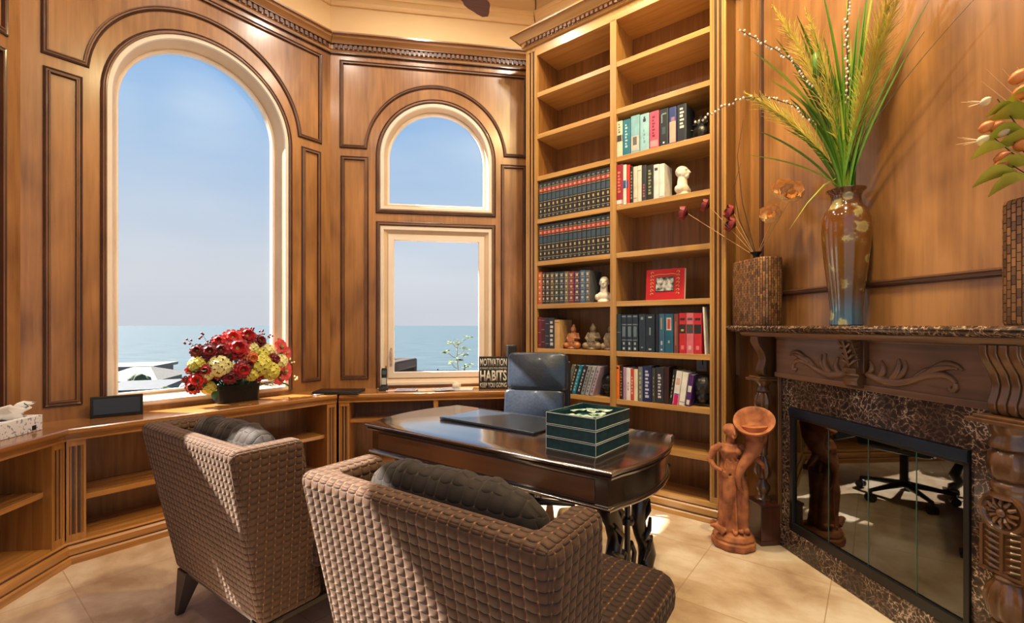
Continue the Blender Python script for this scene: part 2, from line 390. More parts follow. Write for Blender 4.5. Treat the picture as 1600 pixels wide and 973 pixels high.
# ------------------------------------------------------------------ wall frames (x along the wall left to right, y outwards)
def vdir(a): a = math.radians(a); return Vector((math.sin(a), math.cos(a)))
class Frame:
    def __init__(s, P, ang):
        s.P = Vector(P); s.d = vdir(ang); s.a = math.atan2(s.d.y, s.d.x)
        s.X = Matrix.Translation((s.P.x, s.P.y, 0)) @ rotz(s.a)
    def w(s, t, n, z=0): return s.X @ Vector((t, -n, z))
    def at(s, t, n, z=0, rz=0): return Matrix.Translation(s.w(t, n, z)) @ rotz(s.a + rz)
ZA = (-2.891, 2.729); AB = (-1.677, 4.281)
dz = vdir(-7)
FZ = Frame((ZA[0] - 1.95 * dz.x, ZA[1] - 1.95 * dz.y), -7)
FA = Frame(ZA, 38); FB = Frame(AB, 81)
FC = Frame((.128, 4.20), 129)          # face of the tall bookcase
FD = Frame((1.682, 2.857), 173)        # fireplace wall
zy = FZ.P - 1.95 * vdir(-52); FY = Frame(zy, -52)
TOP = 4.62; MIT = math.tan(math.radians(22.5))
LA = 1.97; LB = 1.929; LZ = 1.95

def arch(cx, r, spring, bottom=None, n=28, rx=None):
    """outline: from bottom left up over the arch to bottom right"""
    rx = rx or r
    pts = []
    if bottom is not None: pts.append((cx - rx, bottom))
    for i in range(n + 1):
        a = PI - PI * i / n; pts.append((cx + rx * math.cos(a), spring + r * math.sin(a)))
    if bottom is not None: pts.append((cx + rx, bottom))
    return pts

def wall_panel(name, F, L, holes, mats, t_out=.17, z0=0, z1=TOP, extra=0.1):
    """slab with openings, room face at y=0"""
    me = bpy.data.meshes.new(name); bm = bmesh.new()
    loops = [[(-0, z0), (L, z0), (L, z1), (0, z1)]] + holes
    eds = []
    for lp in loops:
        vs = [bm.verts.new((p[0], 0, p[1])) for p in lp]
        for i in range(len(vs)): eds.append(bm.edges.new((vs[i], vs[(i + 1) % len(vs)])))
    bmesh.ops.triangle_fill(bm, use_beauty=True, use_dissolve=False, edges=eds)
    g = bmesh.ops.extrude_face_region(bm, geom=list(bm.faces))
    for v in [q for q in g['geom'] if isinstance(q, bmesh.types.BMVert)]: v.co.y += t_out
    bmesh.ops.recalc_face_normals(bm, faces=bm.faces)
    bm.to_mesh(me); bm.free()
    for m in mats: me.materials.append(m)
    o = bpy.data.objects.new(name, me); COL.objects.link(o); place(o, F.X); struct(o)
    return o

WOODTOP = 3.9
MOLD = [(-.018, 0), (-.016, .010), (-.009, .014), (-.004, .010), (.003, .011), (.008, .018), (.014, .018), (.018, 0)]
MOLDM = [0, 0, 0, 1, 1, 1, 0]
def wallto3(p, h): return (p[0], -h, p[1])
def molding(F, loops, parent, name='panel_molding', prof=MOLD, ms=MOLDM, open_=False):
    for lp in loops:
        b = MB(); b.sweep(lp, prof, wallto3, closed=not open_, mi=ms)
        b.build(name, [M['glaze'], M['glaze_mid']], parent, smooth=30)

def rect(t0, t1, z0, z1): return [(t0, z0), (t1, z0), (t1, z1), (t0, z1)]
def ring_frame(name, outline, prof, mats, ms, parent, F=None, closed=True):
    b = MB(); b.sweep(outline, prof, wallto3, closed=closed, mi=ms)
    return b.build(name, mats, parent, smooth=30)

def pane(outline, n, parent, F=None):
    b = MB(); b.prism(outline, n, n - .006, to3=lambda p, h: (p[0], -h, p[1]))
    return b.build('window_pane', M['glass'], parent, smooth=0)

def panelled_wall(name, F, L, kind, cx, zs=2.44):
    """kind 'tall': one tall arched window; 'pair': arched upper and square lower window"""
    holes = []
    if kind == 'tall':
        holes.append(arch(cx, .60, 2.885, .80)[:])
        ro, spring = .70, 2.95
    elif kind == 'pair':
        holes.append(arch(cx, .525, 2.94, zs)); holes.append(rect(cx - .525, cx + .525, .785, zs - .155))
        ro, spring = .66, 2.965
    w = wall_panel(name, F, L, holes, [M['panel']], z0=0, z1=TOP)
    # plaster band above the wood
    p = MB(); p.box(0, L, -.002, .0, 3.98, TOP)
    p.build('plaster_band', M['plaster'], w, smooth=0)
    if kind in ('tall', 'pair'):
        # dark bead around the opening and outer arch mould
        if kind == 'tall':
            hb = list(reversed(arch(cx, .612, 2.885, .80, n=40)))
            molding(F, [hb], w, 'opening_molding', open_=True)
        else:
            molding(F, [list(reversed(arch(cx, .548, 2.94, zs - .02, n=40)))], w, 'opening_molding')
            molding(F, [rect(cx - .545, cx + .545, .77, zs - .128)], w, 'opening_molding')
        x0 = .10; x1 = L - .10
        zb = 3.012; dx = math.sqrt(ro ** 2 - (zb - spring) ** 2)
        a0 = math.acos(dx / ro); pts = [(x0, 3.79), (x0, zb)]
        for i in range(41):
            a = (PI - a0) - (PI - 2 * a0) * i / 40; pts.append((cx + ro * math.cos(a), spring + ro * math.sin(a)))
        pts += [(x1, zb), (x1, 3.79)]
        molding(F, [pts], w)
        gap = .155 if kind == 'tall' else .225
        molding(F, [rect(x0 + .01, x0 + gap, .87, 2.905), rect(x1 - gap, x1 - .01, .87, 2.905)], w)
    return w

wall_a = panelled_wall('wall_northwest', FA, LA, 'tall', .985)
wall_b = panelled_wall('wall_north', FB, LB, 'pair', .972)
wall_z = panelled_wall('wall_west', FZ, LZ, 'pair', .975, 2.36)

CREAM = [M['jamb'], M['jamb2']]
def window(idx, F, outline, open_=False, split=False, deep=.13, inner=.075):
    """cream reveal and sash, glass at depth; the outline runs anticlockwise seen from the room"""
    # offsets to the left of an anticlockwise path lie inside the opening
    prof = [(-.004, .0), (.006, .008), (.03, .006), (.034, -.01), (inner - .02, -deep + .03), (inner - .01, -deep + .035), (inner, -deep + .03), (inner, -deep - .018), (-.004, -deep - .018), (-.004, 0)]
    b = MB(); b.sweep(outline, prof, wallto3, closed=True, mi=[0, 0, 0, 1, 0, 0, 0, 0, 0])
    o = b.build('window_%d' % idx, CREAM, None, smooth=30); place(o, F.X); struct(o)
    pane(outline, -deep - .01, o)
    return o
def ccw(pts):
    a = sum(pts[i][0] * pts[(i + 1) % len(pts)][1] - pts[(i + 1) % len(pts)][0] * pts[i][1] for i in range(len(pts)))
    return pts if a > 0 else list(reversed(pts))
wA = window(1, FA, ccw(arch(.985, .60, 2.885, .80, n=48)), deep=.14, inner=.085)
wB1 = window(2, FB, ccw(arch(.972, .525, 2.94, 2.44, n=40)), deep=.10, inner=.075)
wB2 = window(3, FB, ccw(rect(.972 - .525, .972 + .525, .785, 2.285)), deep=.08, inner=.12)
wZ1 = window(4, FZ, ccw(arch(.975, .525, 2.94, 2.36, n=40)), deep=.10, inner=.075)
wZ2 = window(5, FZ, ccw(rect(.975 - .525, .975 + .525, .785, 2.205)), deep=.08, inner=.12)
# inner stile of the casement and its lock handle
for F, wn, c in ((FB, wB2, .972), (FZ, wZ2, .975)):
    b = MB(); b.sweep(ccw(rect(c - .455, c + .455, .855, 2.215 if F is FB else 2.135)), [(0, -.03), (.0, -.018), (.05, -.018), (.055, -.05), (0, -.05)], wallto3, mi=0)
    b.build('sash', M['jamb'], wn, smooth=0)
    b = MB(); b.box(c - .432, c - .418, .0, .018, .98, 1.14); b.tube([(c - .425, .0, 1.12), (c - .425, -.03, 1.10), (c - .428, -.032, 1.02)], .006, 6)
    b.build('casement_handle', mat('taupe_handle', (176, 150, 130), rough=.4), wn, bevel=.002)

# wall C behind the bookcase, wall D, wall Y
FCw = Frame(FC.w(-.15, -.36)[:2], 129)
wc = wall_panel('wall_northeast', FCw, 1.99, [], [M['plaster']])
wd = wall_panel('wall_east', Frame(FD.w(-.66, 0)[:2], 173), 3.6, [], [M['panel']])
wy = wall_panel('wall_southwest', FY, 1.95, [], [M['panel']])
molding(FY, [rect(.12, .9, .3, 2.9), rect(1.05, 1.83, .3, 2.9), rect(.12, 1.83, 3.02, 3.79)], wy)

# unseen posts added outside the wall joints to block light leaking through
for i, (p, a) in enumerate(((FZ.P, FY.d), (FA.P, FZ.d), (FB.P, FA.d), (Vector((.228, 4.583)), FB.d))):
    d2 = (FZ, FA, FB, FC)[i].d; o_ = -(Vector((a.y, -a.x)) + Vector((d2.y, -d2.x))).normalized()
    c_ = p + o_ * .115
    b = MB(); b.lathe([(.11, 0), (.11, TOP)], 12, (c_.x, c_.y, 0)); struct(b.build('trim_%d' % (20 + i), M['panel'], None))
# fireplace wall mouldings (in a frame shifted along the wall)
ox = .66
molding(FD, [rect(-.215 + ox, 2.6 + ox, 1.55, 3.79)], wd)
b = MB(); b.box(0, 3.6, -.002, 0, 3.98, TOP); b.build('plaster_band', M['plaster'], wd, smooth=0)
b = MB(); b.box(.0, .20, -.028, 0, 1.0, 3.87); b.box(.33, .35, -.018, 0, 0.5, 3.87); b.build('corner_stile', M['panel'], wd, smooth=0)

# crown mouldings with dentils
CROWN = [(0, 3.865), (.018, 3.865), (.022, 3.885), (.03, 3.888), (.03, 3.93), (.045, 3.935), (.055, 3.95), (.085, 3.972), (.09, 3.99), (.105, 3.993), (.105, 4.01), (0, 4.01)]
def crown(idx, F, L, k0=MIT, k1=MIT, t0=0):
    b = MB(); b.ext(CROWN, t0, L, k0, k1, mi=0)
    for i in (5,): pass
    n = int((L - t0 - .1) / .042)
    for i in range(n):
        x = t0 + .05 + i * (L - t0 - .1) / n
        b.box(x, x + .024, -.046, -.029, 3.892, 3.926, 1)
    b.box(t0 + .03, L - .03, -.0305, -.03, 3.889, 3.929, 2)
    b.ext([(.104, 3.991), (.107, 3.991), (.107, 3.997), (.104, 3.997)], t0, L, k0, k1, mi=2)
    b.ext([(.03, 3.93), (.047, 3.932), (.047, 3.938), (.03, 3.938)], t0, L, k0, k1, mi=2)
    b.ext([(0, 3.856), (.021, 3.856), (.021, 3.866), (0, 3.866)], t0, L, k0, k1, mi=2)
    o = b.build('trim_%d' % idx, [M['panel_h'], M['glaze_mid'], M['glaze']], None, smooth=30); place(o, F.X); struct(o)
crown(1, FZ, LZ); crown(2, FA, LA); crown(3, FB, LB, MIT, MIT); crown(4, FY, 1.95)
crown(5, Frame(FD.w(-.66, 0)[:2], 173), 3.6, .3, 0)
# cove line between plaster band and ceiling
COVE = [(0, 4.30), (.02, 4.30), (.03, 4.315), (.03, 4.335), (.06, 4.36), (.075, 4.36), (.075, 4.40), (0, 4.40)]
for i, (F, L) in enumerate(((FZ, LZ), (FA, LA), (FB, LB), (FCw, 1.99), (FY, 1.95), (Frame(FD.w(-.66, 0)[:2], 173), 3.6))):
    b = MB(); b.ext(COVE, 0, L, MIT, MIT); o = b.build('trim_%d' % (6 + i), M['plaster'], None, smooth=30); place(o, F.X); struct(o)

# floor and ceiling
oct_pts = [FY.P, FZ.P, FA.P, FB.P, Vector((.228, 4.583)), Vector(FD.w(-.62, 0)[:2]), Vector(FD.w(2.9, 0)[:2])]
cen = sum((Vector(p) for p in oct_pts), Vector((0, 0))) / len(oct_pts)
def grow(p, k): p = Vector(p); return p + (p - cen).normalized() * k
fl = [grow(p, .22) for p in oct_pts] + [Vector((1.9, -2.2)), Vector((-1.6, -2.2))]
b = MB(); b.prism([tuple(p) for p in fl], -.12, 0); o = b.build('floor', M['floor'], None, smooth=0); struct(o)
b = MB(); b.prism([tuple(p) for p in fl], TOP - .02, TOP + .15); o = b.build('ceiling', M['plaster'], None, smooth=0); struct(o)

# housings and lights of the unseen ceiling lamps added for fill
for i, (x, y) in enumerate(UNSEEN_CAN_SPOTS):
    b = MB(); b.lathe([(.08, 0), (.10, 0), (.105, .012), (.10, .02), (.082, .02), (.08, .0)], 28, caps=False)
    pos = ['beside the tall arched window wall', 'near the casement window wall', 'in front of the tall bookcase', 'between bookcase and fireplace', 'in front of the fireplace', 'just above the camera', 'at the rear left', 'beside the left window wall'][i]
    c = thing('unseen_ceiling_lamp', 'round unseen ceiling lamp ' + pos, 'ceiling light', (x, y, TOP - .04), group='unseen ceiling lamps')
    o = b.build('unseen_lamp_trim', M['jamb'], c)
    b = MB(); b.lathe([(.081, .012), (.078, .008), (.04, .006), (.001, .006)], 28); b.build('unseen_lamp_lens', M['lamp'], c)
    lo = unseen_can_light(x, y, TOP - .04)
    if i in (3, 4): lo.data.color = (1, .78, .38); lo.data.energy *= 3.4  # pair inferred from the yellow light on the fireplace wall
    if i in (5, 6): lo.data.energy *= .45
    if i in (0, 7): lo.data.energy *= .5

# ------------------------------------------------------------------ outdoors
def sea_mat():
    m = mat('sea', (74, 90, 97), (52, 67, 76), rough=.55, scale=(.02, .12, 1), nscale=3, detail=8, lo=.35, hi=.7, spec=.2)
    return m
M['sea'] = sea_mat()
b = MB(); b.add([(-40000, 30, -12), (40000, 30, -12), (40000, 42000, -12), (-40000, 42000, -12), (-40000, -200, -12.0), (40000, -200, -12)], [(0, 1, 2, 3), (0, 1, 5, 4)])
o = b.build('sea', M['sea'], None, smooth=0); struct(o)
M['roofw'] = mat('white_flat_roof', (112, 110, 106), (96, 95, 92), rough=.8)
M['roofg'] = mat('grey_shingle', (76, 80, 86), (62, 66, 72), rough=.8)
M['wallh'] = mat('taupe_stucco', (120, 116, 112), (96, 92, 90), rough=.9)
M['foliage'] = mat('shrub_green', (72, 92, 52), (36, 52, 30), rough=.8, nscale=3, bump=.6)
M['winh'] = mat('house_window', (50, 58, 66), rough=.2)
def house(name, x, y, w, d, ztop, rz, lab, roofm, hip=0.0):
    t = thing(name, lab, 'house', (x, y, -12), rz)
    H = ztop + 12
    b = MB(); b.box(-w / 2, w / 2, -d / 2, d / 2, 0, H); hw = b.build('house_wall', M['wallh'], t, smooth=0)
    b = MB()
    if hip: b.loft([[(-w / 2 - .4, -d / 2 - .4, H), (w / 2 + .4, -d / 2 - .4, H), (w / 2 + .4, d / 2 + .4, H), (-w / 2 - .4, d / 2 + .4, H)], [(-w / 2 + 1, -.2, H + hip), (w / 2 - 1, -.2, H + hip), (w / 2 - 1, .2, H + hip), (-w / 2 + 1, .2, H + hip)]])
    else: b.box(-w / 2 - .3, w / 2 + .3, -d / 2 - .3, d / 2 + .3, H, H + .25)
    b.build('house_roof', roofm, t, smooth=0)
    for k in range(3):
        b = MB(); b.box(-w / 2 + (k + .3) * w / 3, -w / 2 + (k + .75) * w / 3, -d / 2 - .05, -d / 2, H - 2.2, H - .9); b.build('house_window', M['winh'], hw, smooth=0)
    return t
house('beach_house', -19.2, 24, 2.2, 4, -1.95, .4, 'nearest beach house, grey flat roof seen low through the tall arched window', M['roofg'])
house('beach_house', -26.3, 33, 3.2, 5, -2.3, .3, 'white roofed beach house behind the grey roof beyond the tall arched window', M['roofw'], .7)
house('beach_house', -34, 42, 4, 5, -2.4, .3, 'farthest pale roofed beach house at the left edge of the tall arched window', M['roofw'], 0)
def shrub(x, y, z, r, lab):
    t = thing('shrub', lab, 'bush', (x, y, -12))
    b = MB()
    for k in range(14):
        a = random.uniform(0, 2 * PI); q = random.uniform(0, r * .8)
        b.ball((math.cos(a) * q, math.sin(a) * q, z + 12 - r + random.uniform(-.4, .5) * r), r * random.uniform(.3, .5), 8, 6)
    b.lathe([(r * .5, 0), (r * .4, z + 12 - r)], 8)
    o = b.build('foliage', M['foliage'], t, smooth=60)
    d = o.modifiers.new('d', 'DISPLACE'); tx = bpy.data.textures.new('leafy', 'CLOUDS'); tx.noise_scale = .4; d.texture = tx; d.strength = .4
shrub(-17.0, 23.0, -1.45, .8, 'brown green bush right of the grey beach house roof')
shrub(-15.7, 22.6, -1.5, .7, 'dark green bush nearest the flower bouquet outside the tall window')
shrub(-23.4, 29.0, -1.5, .7, 'dark round tree between the white roofs outside')
# terrace outside the casement window
b = MB(); b.box(-.9, 3.4, .3, 6.5, -.15, 0); o = b.build('terrace', mat('terrace_paving', (170, 160, 146), rough=.8), None, smooth=0); place(o, FB.X); struct(o)
M['wicker'] = mat('dark_wicker', (66, 52, 44), (40, 32, 28), rough=.8, nscale=90, bump=.5)
M['cushion_grey'] = mat('grey_outdoor_cushion', (96, 98, 98), rough=.9)
pc = thing('patio_chair', 'dark wicker patio chair with grey cushion on the terrace outside', 'chair', (-2.05, 7.0, 0), -.15)
b = MB(); b.prism([(-.42, -.35), (.36, -.35), (.42, .35), (-.42, .35)], .18, .62); b.build('chair_shell', M['wicker'], pc, bevel=.03)
b = MB(); b.box(-.48, -.05, -.4, .42, .58, .98); b.build('chair_back', M['wicker'], pc, bevel=.05)
b = MB(); b.box(-.30, .12, -.3, .32, .84, 1.05); b.build('back_cushion', M['cushion_grey'], pc, bevel=.06, bseg=3)
b = MB(); b.box(.3, .50, -.38, .4, .70, .84); b.box(-.3, .50, -.42, -.34, .3, .84); b.box(-.3, .5, .34, .42, .3, .84); b.build('arm_rest', M['wicker'], pc, bevel=.03)
for sx, sy in ((-.4, -.3), (.42, -.3), (-.4, .3), (.42, .3)):
    b = MB(); b.tube([(sx, sy, .45), (sx * 1.25, sy * 1.1, 0)], .02, 8); b.build('leg', M['metal'], pc)
M['leaf_y'] = mat('yellow_green_leaf', (140, 152, 84), (104, 120, 58), rough=.6)
M['stem'] = mat('grey_stem', (110, 110, 84), rough=.8)
def leaf(b, p, d, L, w, mi=0, droop=.25, fold=.15):
    """a small curved leaf with thickness"""
    p = Vector(p); d = Vector(d).normalized(); s = d.cross(Vector((0, 0, 1)))
    s = s.normalized() if s.length > .1 else Vector((1, 0, 0)); u = s.cross(d)
    prof = [(0, .12), (.25, .8), (.5, 1), (.75, .7), (1, .05)]
    top = []
    for f, k in prof:
        c = p + d * L * f - Vector((0, 0, 1)) * droop * L * f * f
        top += [c - s * w / 2 * k + u * fold * w * k, c, c + s * w / 2 * k + u * fold * w * k]
    n = len(top); bot = [q - u * .0012 for q in top]; fs = []
    for i in range(4):
        for j in (0, 1):
            a = i * 3 + j; fs.append((a, a + 1, a + 4, a + 3)); fs.append((n + a, n + a + 3, n + a + 4, n + a + 1))
    b.add(top + bot, fs, mi)
sp = thing('sapling', 'thin young tree with yellow green leaves outside the casement window', 'tree', (-.93, 7.9, 0), 0)
b = MB(); b.tube([(0, 0, 0), (.02, 0, .5), (-.01, 0, .8), (.01, 0, 1.1)], [.014, .011, .008, .005], 8)
tips = []
for k in range(9):
    z = .55 + k * .06; a = k * 2.4; e = (math.cos(a) * .16, math.sin(a) * .16, z + .1); tips.append(e); b.tube([(0, 0, z), (e[0] * .5, e[1] * .5, z + .03), e], [.006, .005, .003], 6)
b.build('trunk', M['stem'], sp)
b = MB()
for e in tips:
    for k in range(7):
        a = random.uniform(0, 2 * PI); leaf(b, (e[0] + random.uniform(-.03, .03), e[1], e[2] + random.uniform(-.03, .04)), (math.cos(a), math.sin(a), .3), .11, .06)
b.build('leaves', M['leaf_y'], sp)
fe = thing('wire_fence', 'low dark wire fence along the far edge of the terrace', 'fence', (-1.6, 10.0, 0), .12)
for k, hh in enumerate((.42, .5, .44, .56, .42)):
    b = MB(); b.tube([(k * .55, 0, 0), (k * .55 + (.03 if k % 2 else 0), 0, hh)], .014, 6); b.build('post', M['metal'], fe)
for z in (.2, .38):
    b = MB(); b.tube([(-.5, 0, z), (3.2, 0, z)], .006, 6); b.build('rail', M['metal'], fe)

# ------------------------------------------------------------------ window cabinets and worktop
CD = .345
def fluted(b, t0, t1, n0, n1, z0, z1, fl=3, mi=0, gi=1):
    """pilaster with raised flutes, face towards the room at n1"""
    b.box(t0, t1, -n1 + .008, -n0, z0, z1, mi)
    w = t1 - t0; m = w * .14; g = (w - 2 * m) / (fl * 2 - 1 + .0001)
    b.box(t0, t0 + m, -n1, -n1 + .008, z0, z1, mi); b.box(t1 - m, t1, -n1, -n1 + .008, z0, z1, mi)
    b.box(t0 + m, t1 - m, -n1, -n1 + .008, z1 - .04, z1, mi); b.box(t0 + m, t1 - m, -n1, -n1 + .008, z0, z0 + .04, mi)
    for i in range(fl):
        x = t0 + m + i * 2 * g + g * .15
        pts = [(x, 0), (x + g * .25, -.007), (x + g * .6, -.007), (x + g * .85, 0)]
        b.prism([(p[0], -n1 + .008 + p[1]) for p in pts], z0 + .04, z1 - .04, mi=mi)
    for i in range(fl + 1):
        x = t0 + m + (i * 2 - 1) * g
        b.box(max(x, t0 + m), min(x + g, t1 - m), -n1 + .0065, -n1 + .009, z0 + .04, z1 - .04, gi)
def cabinet(F, L, lab, shelves, t1cut=None, kr=MIT):
    c = thing('low_bookshelf_cabinet', lab, 'cabinet', F.w(0, 0, 0), F.a)
    f0 = CD * MIT; f1 = L - CD * kr
    # floor board, top rail
    b = MB(); b.ext([(0, .09), (CD - .005, .09), (CD - .005, .125), (0, .125)], 0, L, MIT, kr); b.build('bottom_panel', M['cab_h'], c, smooth=0)
    b = MB(); b.ext([(CD - .03, .70), (CD, .70), (CD, .727), (CD - .03, .727)], 0, L, MIT, kr); b.ext([(CD - .002, .693), (CD + .008, .693), (CD + .008, .705), (CD - .002, .705)], 0, L, MIT, kr); b.build('top_rail', M['cab_h'], c, smooth=0)
    b = MB(); b.ext([(0, .125), (.012, .125), (.012, .72), (0, .72)], 0, L, MIT, kr); b.build('back_panel', M['case_back'], c, smooth=0)
    b = MB(); b.ext([(CD - .05, 0), (CD + .045, 0), (CD + .045, .035), (CD + .035, .045), (CD + .03, .05), (CD + .03, .085), (CD + .02, .095), (CD + .012, .11), (CD, .115), (CD - .05, .115)], 0, L, MIT, kr, mi=0)
    b.ext([(CD + .03, .038), (CD + .036, .038), (CD + .036, .05), (CD + .03, .05)], 0, L, MIT, kr, mi=1)
    b.ext([(CD + .012, .098), (CD + .018, .098), (CD + .018, .108), (CD + .012, .108)], 0, L, MIT, kr, mi=1)
    b.build('base_molding', [M['cab_h'], M['glaze']], c, smooth=0)
    pw = .088
    for k, (a, bb) in enumerate(((f0 + .004, f0 + pw), (f1 - pw, f1 - .004))):
        b = MB(); fluted(b, a, bb, CD - .03, CD, .115, .70); b.build('pilaster', [M['cab'], M['glaze']], c, smooth=0)
        b = MB(); xx = bb - .02 if k == 0 else a; b.box(xx, xx + .02, -CD + .03, -.012, .125, .70); b.build('side_panel', M['cab'], c, smooth=0)
    mid = (f0 + f1) / 2
    b = MB(); b.box(mid - .02, mid + .02, -CD + .004, -.012, .125, .70); b.build('divider', M['cab'], c, smooth=0)
    for (a, bb), z in zip(((f0 + pw, mid - .02), (mid + .02, f1 - pw)), shelves):
        b = MB(); b.box(a, bb, -CD + .04, -.012, z - .03, z); b.build('shelf', M['cab_h'], c, smooth=0, bevel=.002)
    return c
cabinet(FZ, LZ, 'low open oak shelf cabinet under the tissue box at the left edge', (.44, .44))
cabinet(FA, LA, 'low open oak shelf cabinet under the flower bouquet and tall arched window', (.36, .43))
cabinet(FB, LB, 'low open oak shelf cabinet under the casement window behind the desk', (.54, .54))
wt = thing('worktop', 'continuous oak window worktop carrying bouquet, phone and papers', 'countertop', (0, 0, 0))
WT = [(0, .727), (CD + .012, .727), (CD + .02, .735), (CD + .025, .74), (CD + .025, .758), (CD + .018, .765), (0, .765)]
for F, L in ((FZ, LZ), (FA, LA), (FB, LB)):
    b = MB(); b.ext(WT, 0, L, MIT, MIT); o = b.build('worktop_slab', M['cab_h'], wt, smooth=20)
    o.matrix_world = F.X
WZ = .766

# ------------------------------------------------------------------ tall bookcase
bc = thing('tall_bookcase', 'tall two-bay oak bookcase with fluted pilasters and dentil crown', 'bookcase', FC.w(0, 0, 0), FC.a)
BW = 1.694; BD = .34; ZB = 3.76
b = MB(); fluted(b, 0, .118, -.03, 0, .13, 3.84, 3); b.build('pilaster', [M['case'], M['glaze']], bc, smooth=0)
b = MB(); fluted(b, 1.59, BW, -.03, 0, .13, 3.84, 3); b.build('pilaster', [M['case'], M['glaze']], bc, smooth=0)
b = MB(); b.box(.098, .118, .03, BD, .06, ZB); b.box(0, .02, .03, BD - .1, .06, 3.84); b.build('side_panel', M['case_back'], bc, smooth=0)
b = MB(); b.box(1.59, 1.61, .03, BD, .06, ZB); b.box(BW - .02, BW, .03, BD - .1, .0, 3.84); b.build('side_panel', M['case_back'], bc, smooth=0)
b = MB(); b.box(.835, .886, 0, .03, .13, 3.76); b.box(.85, .871, .03, BD, .06, ZB); b.build('divider', [M['case']], bc, smooth=0)
b = MB(); b.box(.1, 1.6, BD, BD + .012, .06, 3.84); b.build('back_panel', M['case_back'], bc, smooth=0)
b = MB(); b.box(.118, 1.59, 0, .03, 3.75, 3.85); b.box(.118, 1.59, .03, BD, 3.76, 3.78); b.build('top_rail', M['case_h'], bc, smooth=0)
b = MB(); b.ext([(-.03, 0), (.04, 0), (.04, .03), (.03, .04), (.025, .045), (.025, .085), (.012, .095), (.0, .10), (-.03, .10)], -.01, BW + .0, 0, 0, 0)
b.ext([(.025, .034), (.032, .034), (.032, .046), (.025, .046)], 0, BW, 0, 0, 1); b.ext([(.005, .088), (.014, .088), (.014, .097), (.005, .097)], 0, BW, 0, 0, 1)
b.box(.1, 1.6, 0.0, BD, .06, .10, 0); b.box(0, BW, -.008, .03, .10, .13, 0)
b.build('base_molding', [M['case_h'], M['glaze']], bc, smooth=0)
SHZ = [3.42, 3.05, 2.675, 2.295, 1.92, 1.54, 1.15, .775, .45]
for (a, c) in ((.118, .85), (.871, 1.59)):
    for z in SHZ:
        b = MB(); b.box(a, c, .006, BD, z - .04, z); b.build('shelf', M['case_h'], bc, smooth=0, bevel=.002)
CB = [(0, 3.835), (.018, 3.838), (.022, 3.85), (.03, 3.853), (.03, 3.885), (.045, 3.89), (.055, 3.905), (.085, 3.93), (.09, 3.94), (.105, 3.943), (.105, 3.96), (0, 3.96)]
path = [(0, .22), (0, 0), (BW, 0), (BW, .22)]
b = MB(); b.sweep(path, [(-p[0], p[1]) for p in CB], lambda p, h: (p[0], p[1], h), closed=False)
b.prism([(0, .22), (0, 0), (BW, 0), (BW, .22)], 3.84, 3.955)
n = int(BW / .042)
for i in range(n):
    x = .01 + i * .042; b.box(x, x + .023, -.046, -.029, 3.856, 3.882, 1)
b.box(0, BW, -.0305, -.03, 3.854, 3.884, 2)
b.sweep(path, [(-.104, 3.941), (-.107, 3.941), (-.107, 3.947), (-.104, 3.947)], lambda p, h: (p[0], p[1], h), closed=False, mi=2)
b.build('crown_molding', [M['case_h'], M['glaze_mid'], M['glaze']], bc, smooth=30)

# ------------------------------------------------------------------ books
BM = {}
def cmat(c, rough=.45):
    k = (c, rough)
    if k not in BM: BM[k] = mat('cover_%d_%d_%d' % c, c, tuple(int(x * .86) for x in c), rough=rough, nscale=14)
    return BM[k]
def make_book(w, h, d, base, marks, lab, grp, loc_s, z, y0=.012, lean=0.0, rough=.45):
    """spine faces the room (-y); marks = (z0, z1, colour, x0, x1) fractions of the spine"""
    o = thing('book', lab, 'book', FC.w(loc_s, -y0, z), FC.a, grp)
    X = Matrix.Translation((0, 0, max(0, w * math.sin(lean)))) @ Matrix.Rotation(lean, 4, 'Y')
    mats = [cmat(base, rough)]; b = MB(X); cth = .003
    # case: rounded spine plus two boards
    arc = [(-.0 + w * .5 - w * .5 * math.cos(PI * i / 6), -.004 * math.sin(PI * i / 6)) for i in range(7)]
    b.prism(arc + [(w, .006), (0, .006)], 0, h)
    b.box(0, cth, .004, d, 0, h); b.box(w - cth, w, .004, d, 0, h)
    for z0, z1, c, x0, x1 in marks:
        mm_ = cmat(c, .5)
        if mm_ not in mats: mats.append(mm_)
        mi = mats.index(mm_)
        pts = []
        for i in range(5):
            fx = x0 + (x1 - x0) * i / 4; pts.append((fx * w, -.0008 - .004 * math.sin(math.acos(max(-1, min(1, 1 - 2 * fx))))))
        b.prism(pts + [(x1 * w, .002), (x0 * w, .002)], z0 * h, z1 * h, mi=mi)
    b.build('cover', mats, o, smooth=40)
    b = MB(X); b.box(cth, w - cth, .006, d - .004, .003, h - .004); b.build('pages', M['paper'], o, smooth=0)
    return o
def letters(col, z0=.2, z1=.85, x0=.3, x1=.7, n=7):
    out = []
    for i in range(n):
        a = z0 + (z1 - z0) * i / n; out.append((a, a + (z1 - z0) / n * (.55 if i % 3 else .7), col, x0, x1 - (.1 if i % 2 else 0)))
    return out
GOLD = (196, 170, 110); RED = (150, 44, 40); WH = (226, 224, 216)
ENC = [(.86, .87, GOLD, .05, .95), (.90, .94, (120, 120, 110), .25, .75), (.74, .84, (176, 70, 64), .02, .98), (.765, .815, (200, 150, 120), .3, .7), (.70, .71, GOLD, .05, .95),
       (.5, .66, (58, 78, 96), .1, .9), (.46, .47, GOLD, .05, .95), (.34, .41, GOLD, .32, .68), (.28, .29, GOLD, .05, .95), (.17, .23, GOLD, .35, .65), (.1, .11, GOLD, .05, .95), (.04, .07, (150, 140, 120), .3, .7)]
